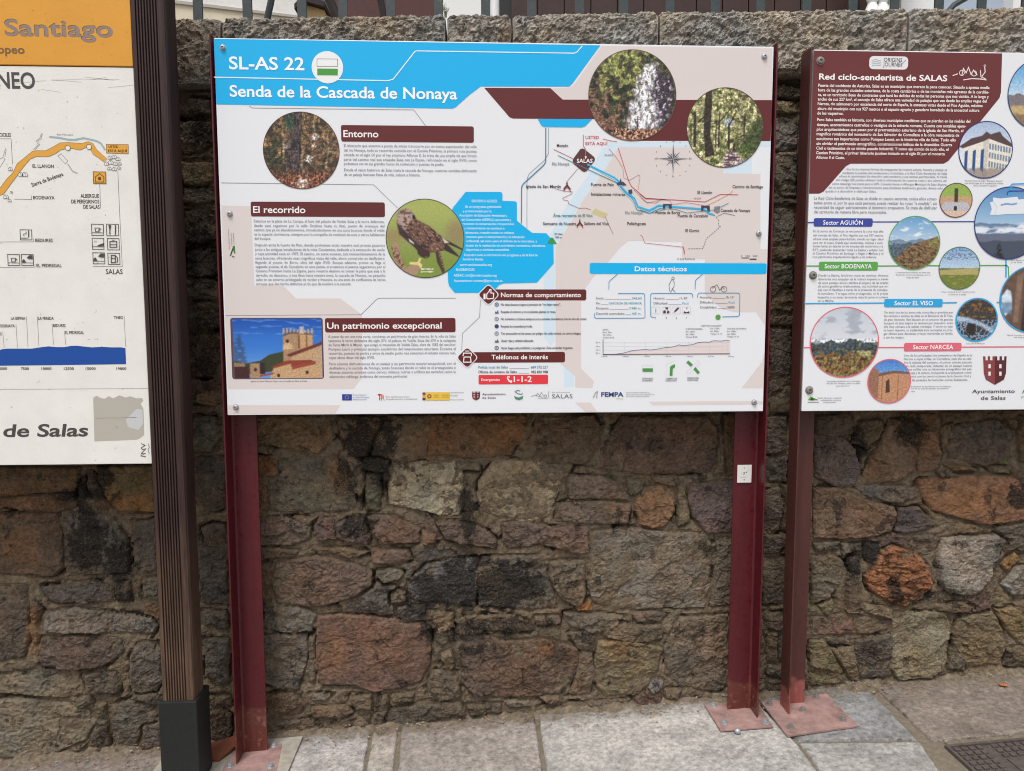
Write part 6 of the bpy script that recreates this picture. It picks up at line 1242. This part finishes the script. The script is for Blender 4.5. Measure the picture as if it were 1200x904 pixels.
S = Sheet(-.103, yp); S.tile(0, 0, 4)
EN = '6e5f60'
def engraved_with_shade(t, x0, y, h, x1, b):
    S.text('engraved_lettering', '6b4a10', 1, t, x0-3, y-3, h, x1-3, bold=b); S.text('engraved_lettering', '8c7c78', 2, t, x0, y, h, x1, bold=b)  # flat letters; darker offset copy behind paints the shade along their cut edge
engraved_with_shade('Santiago', 26, 167, 74, 530, .012); S.text('engraved_lettering', '8c7c78', 2, 'Camino de', -40, 164, 74, None, bold=.02, align='R'); S.text('engraved_lettering', '7a5c3a', 2, 'Itinerario Cultural Europeo', 116, 252, 37, None, bold=.02, sx=1.15, align='R')
sp = random.Random(3)
for k in range(90): S.disc('dirt_speck', 'a8742a', 1, sp.uniform(-800, 620), sp.uniform(0, 300), sp.uniform(.8, 2.6), 6)
S.finish()
S = Sheet(-.100, lp); S.tile(0, 0, 4)
DK = '4c4648'
S.text('board_lettering', DK, 2, 'TINEO', 166, 416, 73, None, bold=.02, align='R', sx=.82)
def bt(t, x, y, h, x1=None, al='L', sx=.8, b=.02, nm='board_lettering', c=DK, rot=0): S.text(nm, c, 2, t, x, y, h, x1, bold=b, align=al, sx=sx, rot=rot)
S.tile(0, 130, 7.0588)
OR = 'dfa23c'
orp = [0,640,60,560,110,510,140,440,270,335,300,330,380,330,420,310,500,265,560,262,680,270,730,255,770,270,800,320,885,400,865,425,830,400,770,360,740,300,710,305,660,325,600,312,540,315,500,325,460,355,400,380,300,378,250,400,190,470,140,540,80,620,30,690,0,700]
S.poly('yellow_route', OR, 2, orp); S.stroke('route_outline', '8a7a5c', 3, [0,640,60,560,110,510,140,440,270,335,300,330,380,330,420,310,500,265,560,262,680,270,730,255,770,270,800,320,885,400], 2.4); S.stroke('route_outline', '8a7a5c', 3, [0,700,30,690,80,620,140,540,190,470,250,400,300,378,400,380,460,355,500,325,540,315,600,312,660,325,710,305,740,300,770,360,830,400,865,425], 2.4)
S.stroke('blue_river', '9ab0bc', 2, [408,216,480,222,560,238,620,240,690,226,740,236,800,250,835,270,870,325], 13)
S.poly('you_are_here', OR, 2, [880,278,1062,280,1062,356,880,350]); bt('USTED', 900, 308, 20, 980, c='7a5a2c', nm='board_small_lettering'); bt('ESTÁ AQUÍ', 896, 342, 20, 1052, c='7a5a2c', nm='board_small_lettering')
S.stroke('line_drawing', DK, 3, [880,278,1062,280,1062,356,880,350], 2.2, True)
rd = random.Random(5)
def house(x, y, s):
    S.poly('house_drawing', 'e9e6df', 4, [x-s,y+s*.6,x-s,y-s*.2,x-s*.4,y-s,x+s*.3,y-s*.2,x+s*1.2,y-s*.2,x+s*1.2,y+s*.6]); S.stroke('house_lines', '5a5456', 5, [x-s,y+s*.6,x-s,y-s*.2,x-s*.4,y-s,x+s*.3,y-s*.2,x+s*.3,y+s*.6], 2.2, True); S.stroke('house_lines', '5a5456', 6, [x-s*.4,y-s,x+s*.7,y-s*.9,x+s*1.3,y-s*.2,x+s*1.2,y+s*.6,x+s*.3,y+s*.6], 2.2)
for x, y, s in ((910,390,16),(945,385,18),(975,400,16),(880,440,16),(915,430,18),(955,440,16),(990,440,12),(905,480,14),(945,485,16),(985,475,12),(170,530,18),(205,530,20),(85,485,16),(50,715,18),(80,745,12),(95,675,9)): house(x, y, s)
for x, y in ((562, 308), (738, 300)): S.disc('bridge_drawing', 'e9e6df', 4, x, y, 20, 18); S.disc('bridge_lines', '6a5a44', 5, x, y, 23, 18, 19)
S.text('board_tiny_lettering', '6a7880', 2, 'Río Nonaya', 472, 204, 14, 603)
S.stroke('line_drawing', '7a7472', 2, [345,185,330,225,300,250,318,280,275,325], 2.4); S.stroke('line_drawing', '7a7472', 2, [352,190,340,232,312,250,328,282,292,322], 2.4); S.stroke('line_drawing', '7a7472', 2, [480,375,505,355,562,415,540,440], 2.6, True); S.stroke('line_drawing', 'b4b0aa', 2, [560,440,600,500,640,518], 10); S.stroke('line_drawing', '7a7472', 2, [0,400,25,385,42,400,0,470], 2.4); S.stroke('line_drawing', '7a7472', 2, [25,380,48,310], 2.2); S.stroke('line_drawing', '7a7472', 2, [40,382,52,320], 2.2)
bt('FUENCALIENTE DE DORIGA, ORCILES' if False else 'CICILES', 92, 214, 28, None, 'R', .7); S.stroke('line_drawing', '6a6466', 2, [-60,232,92,232,104,440], 2.6)
bt('EL LLANON', 270, 472, 28, 446); bt('Sierra de Bodenaya', 268, 630, 28, None, rot=20, sx=.78); bt('BODENAYA', 275, 732, 27, 452); S.stroke('line_drawing', '6a6466', 2, [118,731,262,734,262,702], 2.6)
bt('ALBERGUE', 820, 720, 30, None, 'R', .72); bt('DE PEREGRINOS', 822, 767, 30, None, 'R', .72); bt('DE SALAS', 825, 810, 30, None, 'R', .72)
S.stroke('line_drawing', '6a6466', 2, [825,600,832,808], 2.6); S.stroke('line_drawing', '6a6466', 2, [975,500,990,850,1012,1290,765,1287], 2.6)
S.poly('shelter_icon', OR, 3, [772,505,875,507,877,602,775,602]); S.stroke('shelter_lines', '7a5a2c', 4, [772,505,875,507,877,602,775,602], 5, True); S.stroke('shelter_lines', '7a5a2c', 4, [790,590,790,548,825,520,860,548,860,590], 6, True); S.disc('shelter_lines', '54401c', 4, 825, 562, 14, 12)
S.tile(0, 230, 7.0588)
def icon(x0, y0, x1, y1, kind):
    S.stroke('facility_icon', DK, 3, [x0,y0,x1,y0+2,x1+3,y1,x0+4,y1], 4.5, True); cx, cy = (x0+x1)/2+2, (y0+y1)/2; s = 'facility_icon'
    if kind in 'chbt': S.stroke(s, DK, 4, [x0+6,y1-22,x1-2,y1-21], 4)
    if kind == 'c': S.stroke(s, DK, 5, [cx-22,cy-14,cx+14,cy-14,cx+10,cy+16,cx-16,cy+16], 5, True); S.stroke(s, DK, 6, [cx+14,cy-10,cx+28,cy-6,cx+12,cy+10], 4)
    if kind == 'f': S.stroke(s, DK, 5, [cx-22,cy-40,cx-22,cy+38], 7); S.poly(s, DK, 6, [cx-34,cy-40,cx-10,cy-40,cx-16,cy-10,cx-28,cy-10]); S.stroke(s, DK, 5, [cx+24,cy-40,cx+24,cy+40], 8)
    if kind == 'h': S.poly(s, DK, 5, [cx-4,cy+14,cx+20,cy+4,x1,cy-4,x1,cy+18,cx-4,cy+20]); S.text('icon_letter', '9a8a86', 3, 'H', cx-30, cy-8, 18)
    if kind == 'b': S.poly(s, DK, 5, [x0+8,y1-26,x0+8,cy+6,x0+22,cy-8,x0+30,cy+4,x0+40,y1-26]); S.poly(s, DK, 6, [cx-6,cy-16,cx+16,cy-38,x1-4,y0+8,x1-4,cy-6,cx+10,cy-8])
    if kind == 'n': S.stroke(s, DK, 5, [cx-28,cy-22,cx+28,cy-22,cx+28,cy+26,cx-28,cy+26], 6, True); S.stroke(s, DK, 6, [cx-24,cy+4,cx+24,cy+4], 5); S.stroke(s, DK, 5, [cx-10,cy-32,cx+10,cy-32], 5)
    if kind == 'g': S.stroke(s, DK, 5, [cx-22,cy+32,cx-22,cy-28,cx+12,cy-28,cx+12,cy+32], 7, True); S.stroke(s, DK, 6, [cx-18,cy-4,cx+8,cy-4], 6); S.stroke(s, DK, 5, [cx+16,cy-24,cx+30,cy-8,cx+30,cy+28,cx+18,cy+28], 5)
    if kind == 'p': S.stroke(s, DK, 4, [x1-24,y0+8,x1-24,y1-18], 7); S.stroke(s, DK, 4, [x0+8,y1-14,x1-30,y1-14], 5); S.stroke(s, DK, 5, [cx-18,cy+10,cx-18,cy-6,cx+2,cy-10,cx+2,cy-26], 4)
for a in ((757,232,855,325,'c'),(880,232,980,328,'f'),(762,348,858,440,'h'),(888,350,985,445,'n'),(768,468,865,560,'b'),(892,472,990,565,'g'),(166,278,262,362,'p'),(64,482,162,574,'c'),(178,482,275,574,'b')): icon(*a)
bt('BEDURES', 293, 380, 27, 438); bt('EL PEDREGAL', 303, 588, 27, 512); bt('SALAS', 876, 645, 40, 1016, b=.014); S.stroke('line_drawing', '6a6466', 2, [-60,380,278,378,278,352], 2.6); S.stroke('line_drawing', '6a6466', 2, [-60,590,290,588,290,562], 2.6)
S.tile(0, 350, 6.6667)
S.poly('blue_profile', '174b9c', 2, [-700,440,-300,430,0,402,20,396,60,392,250,392,300,384,380,374,440,380,500,380,560,370,600,369,660,376,720,382,800,378,870,382,950,382,980,388,985,513,400,521,-700,532])
for x, y, t, al, yb in ((207,166,'LA ESPINA','R',380),(125,225,'BODENAYA','R',384),(22,288,'PORCILES' if False else 'CICILES','R',386),(292,166,'LA PEREDA','L',368),(407,223,'BEDURES','L',364),(503,278,'EL PEDREGAL','L',364),(970,160,'TINEO','R',376)):
    bt(t, x+(8 if al == 'L' else -8), y, 22, None, al, .74, nm='profile_lettering'); S.stroke('line_drawing', '7a7476', 2, [x,y-26,x+12,yb], 2.2)
for x, t in ((-5, '5000'), (165, '7500'), (325, '10000'), (500, '12500'), (670, '15000'), (910, '19800')): bt(t, x, 558, 20, x+(62 if len(t) == 4 else 78), nm='profile_lettering')
S.tile(0, 452, 4); S.stroke('panel_groove', 'a8a49c', 1, [-1800,28,697,14], 2.2)
S.text('board_name_lettering', '4e4648', 2, 'de Salas', 17, 240, 56, 415, bold=.022, shear=.12)
S.poly('torn_sticker', 'b4afa4', 1, [437,58,452,48,470,58,490,62,510,50,530,60,560,46,590,56,610,50,640,60,665,58,672,70,660,85,672,110,676,232,655,248,640,254,443,262]); S.stroke('torn_sticker_line', '8a857c', 2, [448,153,640,150], 1.6); S.poly('torn_sticker_pale', 'c4c6c6', 2, [590,160,640,110,668,112,672,180,650,210,600,195])
S.stroke('scribble', '4a4a4c', 2, [662,272,680,280,662,292,668,300,684,296,672,308,662,320,682,318,660,330,684,334], 3.5); S.stroke('scribble', '8a8a8c', 2, [695,272,700,290,694,300,700,320], 3)
for k in range(220): S.tile(0, 0, 1); S.disc('weather_speck', rd.choice(['c6c2ba', 'b4afa6', 'd0cbc2']), 1, rd.uniform(-200, 150), rd.uniform(84, 540), rd.uniform(.25, .9), 6)
for k in range(8): x = rd.uniform(0, 140); y = rd.uniform(90, 110); S.stroke('scratch', 'cac6be', 1, [x, y, x+rd.uniform(8, 40), y+rd.uniform(-4, 4)], .5)
S.finish()

# ------------------------------------------------------------------ behind the wall: railing, house front
rl = empty('metal_railing', (1.2, .32, 1.45), 'dark grey iron railing of upright bars standing on top of the stone coping', 'railing')
M_RAIL = mat('grey_iron_paint', '3a4244', .55, bump=.3, bscale=120, vary=.2, vscale=25)
bars_px = [(232,0),(290,0),(345+9,0),(402,0),(458,0),(514,0),(569,0),(623,0),(679,0),(731,0),(785,0),(838,0),(891,0),(945,0),(999,0),(1048,0),(1100,0),(1150,0)]
bx_ = [at(p, 10, .32)[0] for p, _ in bars_px]; stp = .187
bx_ = [bx_[0]-stp*k for k in range(6, 0, -1)]+bx_+[bx_[-1]+stp*k for k in range(1, 8)]
for i, x in enumerate(bx_):
    mb = MB(); mb.box(x-.018, x+.018, .314, .326, cop_top(x)-.02, 2.42, .0015); mb.build('bar', M_RAIL, rl)
mb = MB(); mb.box(bx_[0]-.1, bx_[-1]+.1, .300, .340, 2.42, 2.432, .002); mb.build('top_rail', M_RAIL, rl)
G = MB(); G.box(-3.2, 7, .63, 4.5, -1.75, 1.435); tag(G.build('terrace', mat('terrace_floor', '8a857c', .9, vary=.15)), kind='structure')
bd = empty('house_front', (1, 2.6, 1.44), 'pale plastered house front behind the railing with dark brown shutters and a reddish door', 'house')
M_PLAS = mat('rough_white_plaster', 'd8d6d2', .9, bump=1.0, bscale=25, vary=.12, vscale=5); M_CREAM = mat('cream_plaster', 'cfc5ae', .9, bump=.5, bscale=40, vary=.08, vscale=8)
M_RED = mat('red_brown_door', '4a211c', .6, vary=.15, vscale=10); M_SHUT = mat('brown_shutter', '38211b', .6, vary=.15, vscale=12); M_WHITE = mat('white_paint', 'e4e4e2', .5)
X0 = lambda p: at(p, 10, 2.5)[0]
def panel_(name, a, b, mt, y=2.5, z0=1.44, z1=5.0, d=.2, par=bd): mb = MB(); mb.box(a, b, y, y+d, z0, z1); return mb.build(name, mt, par)
panel_('wall', -3.2, X0(358), M_PLAS); panel_('door', X0(385), X0(519), M_RED, 2.56); panel_('wall', X0(519), X0(565), M_WHITE); panel_('doorway', X0(358), X0(385), mat('dark_glass', '5a6068', .2), 2.6)
mb = MB(); a, b = at(200, 5, 2.48), at(352, 23, 2.48); mb.prism([(-3.2, 2.72), (a[0], a[2]), (b[0], b[2]), (b[0], b[2]-.2), (-3.2, 1.44)], 2.47, 2.50, lambda u, v, y: (u, y, v)); mb.build('cream_plinth', M_CREAM, bd)
mb = MB(); mb.prism([(-3.2, 2.745), (a[0], a[2]+.02), (b[0], b[2]+.015), (b[0], b[2]), (a[0], a[2]), (-3.2, 2.725)], 2.455, 2.50, lambda u, v, y: (u, y, v)); mb.build('plinth_moulding', mat('grey_stone_trim', 'a8a49c', .8), bd)
panel_('shutter_frame', X0(586), X0(1014), mat('black_frame', '16161a', .5), 2.58, 1.44, 5)
sx0, sx1 = X0(599), X0(1003); n = 13
for k in range(n):
    a_ = sx0+(sx1-sx0)*k/n; panel_('shutter_board', a_+.004, sx0+(sx1-sx0)*(k+1)/n-.004, M_SHUT, 2.555, 1.5, 4.6, .03)
panel_('wall', X0(1056), X0(1100), M_WHITE); panel_('window_pane', X0(1100), X0(1187), mat('pale_glass', 'a8b4c4', .15), 2.6); panel_('wall', X0(1187), 7, M_WHITE); panel_('rear_wall', X0(1003), X0(1056), M_SHUT, 2.75)
mb = MB(); p = at(580, 10, 1.9); mb.cyl((p[0], 1.9, 1.44), .026, 2.2, n=20); tag(mb.build('white_pole', M_WHITE), 'slim white pole standing behind the railing just left of the dark shutters', 'pole')
bl = empty('balustrade', (at(1035, 10, 2.3)[0], 2.3, 1.44), 'short white balustrade with turned balusters behind the railing at the upper right', 'balustrade')
for px_ in (1022, 1034, 1046):
    q = at(px_, 8, 2.3); mb = MB(); prof = [(.03, -.5), (.05, -.3), (.03, -.12), (.055, -.05), (.028, .02), (.06, .1), (.03, .2), (.05, .3), (.03, .5)]
    V = []; F_ = []; n = 16
    for r_, h_ in prof: V += [(q[0]+r_*math.cos(2*math.pi*k/n), q[1]+r_*math.sin(2*math.pi*k/n), q[2]+h_) for k in range(n)]
    for i in range(len(prof)-1): F_ += [(i*n+k, i*n+(k+1) % n, (i+1)*n+(k+1) % n, (i+1)*n+k) for k in range(n)]
    mb.add(V, F_); mb.build('baluster', M_WHITE, bl, True)
q = at(1034, 8, 2.3); mb = MB(); mb.box(q[0]-.25, q[0]+.25, 2.2, 2.4, q[2]+.45, q[2]+.52, .005).box(q[0]-.25, q[0]+.25, 2.2, 2.4, 1.44, q[2]-.45, .005); mb.build('rails', M_WHITE, bl)
def tube(name, pts, r, mt, lab, cat):
    mb = MB(); n = 8; V = []
    for i, p in enumerate(pts):
        t = (Vector(pts[min(i+1, len(pts)-1)])-Vector(pts[max(i-1, 0)])).to_track_quat('Z', 'Y')
        V += [Vector(p)+t @ Vector((r*math.cos(k*math.pi/4), r*math.sin(k*math.pi/4), 0)) for k in range(n)]
    mb.add(V, [(i*n+k, i*n+(k+1) % n, (i+1)*n+(k+1) % n, (i+1)*n+k) for i in range(len(pts)-1) for k in range(n)]); return tag(mb.build(name, mt, None, True), lab, cat)
M_BR = mat('dark_bark', '2c2220', .8)
tube('bent_bar', [tuple(at(a, b, .45)) for a, b in ((322,-40),(320,-12),(317,5),(314,18),(312,32))], .014, M_RAIL, 'bent dark iron rod leaning behind the railing at the upper left', 'iron rod')
tube('branch', [tuple(at(a, b, 1.0)) for a, b in ((376,-60),(380,-20),(386,0),(393,16),(400,34))], .022, M_BR, 'curved dark branch behind the railing left of the reddish door', 'branch')
tube('branch', [tuple(at(a, b, 1.0)) for a, b in ((430,-60),(438,-20),(446,0),(450,22),(452,40))], .016, M_BR, 'thin dark branch behind the railing in front of the reddish door', 'branch')
tube('bent_bar', [tuple(at(a, b, 1.4)) for a, b in ((1150,-16),(1132,-2),(1118,6),(1106,20),(1100,34))], .016, M_RAIL, 'curved dark metal bar in front of pale glass at the upper right', 'iron rod')
ro = empty('small_roof', (at(370, 10, 2.0)[0], 2.0, 1.44), 'tiny gabled wooden roof with black edge behind the railing at the upper left', 'roof')
a = at(352, 17, 2.0); b = at(362, 7.5, 2.0); c = at(386, 14, 2.0); mb = MB(); mb.prism([(a[0], a[2]), (b[0], b[2]), (c[0], c[2]), (c[0], c[2]-.03), (b[0], b[2]-.03), (a[0], a[2]-.03)], 1.85, 2.3, lambda u, v, y: (u, y, v)); mb.build('roof_edge', M_BR, ro)
mb = MB(); mb.prism([(a[0]+.01, a[2]-.032), (b[0], b[2]-.032), (c[0]-.01, c[2]-.032), (c[0]-.01, 1.44), (a[0]+.01, 1.44)], 1.9, 2.28, lambda u, v, y: (u, y, v)); mb.build('gable', mat('tan_boards', 'b89a70', .8, vary=.15), ro)
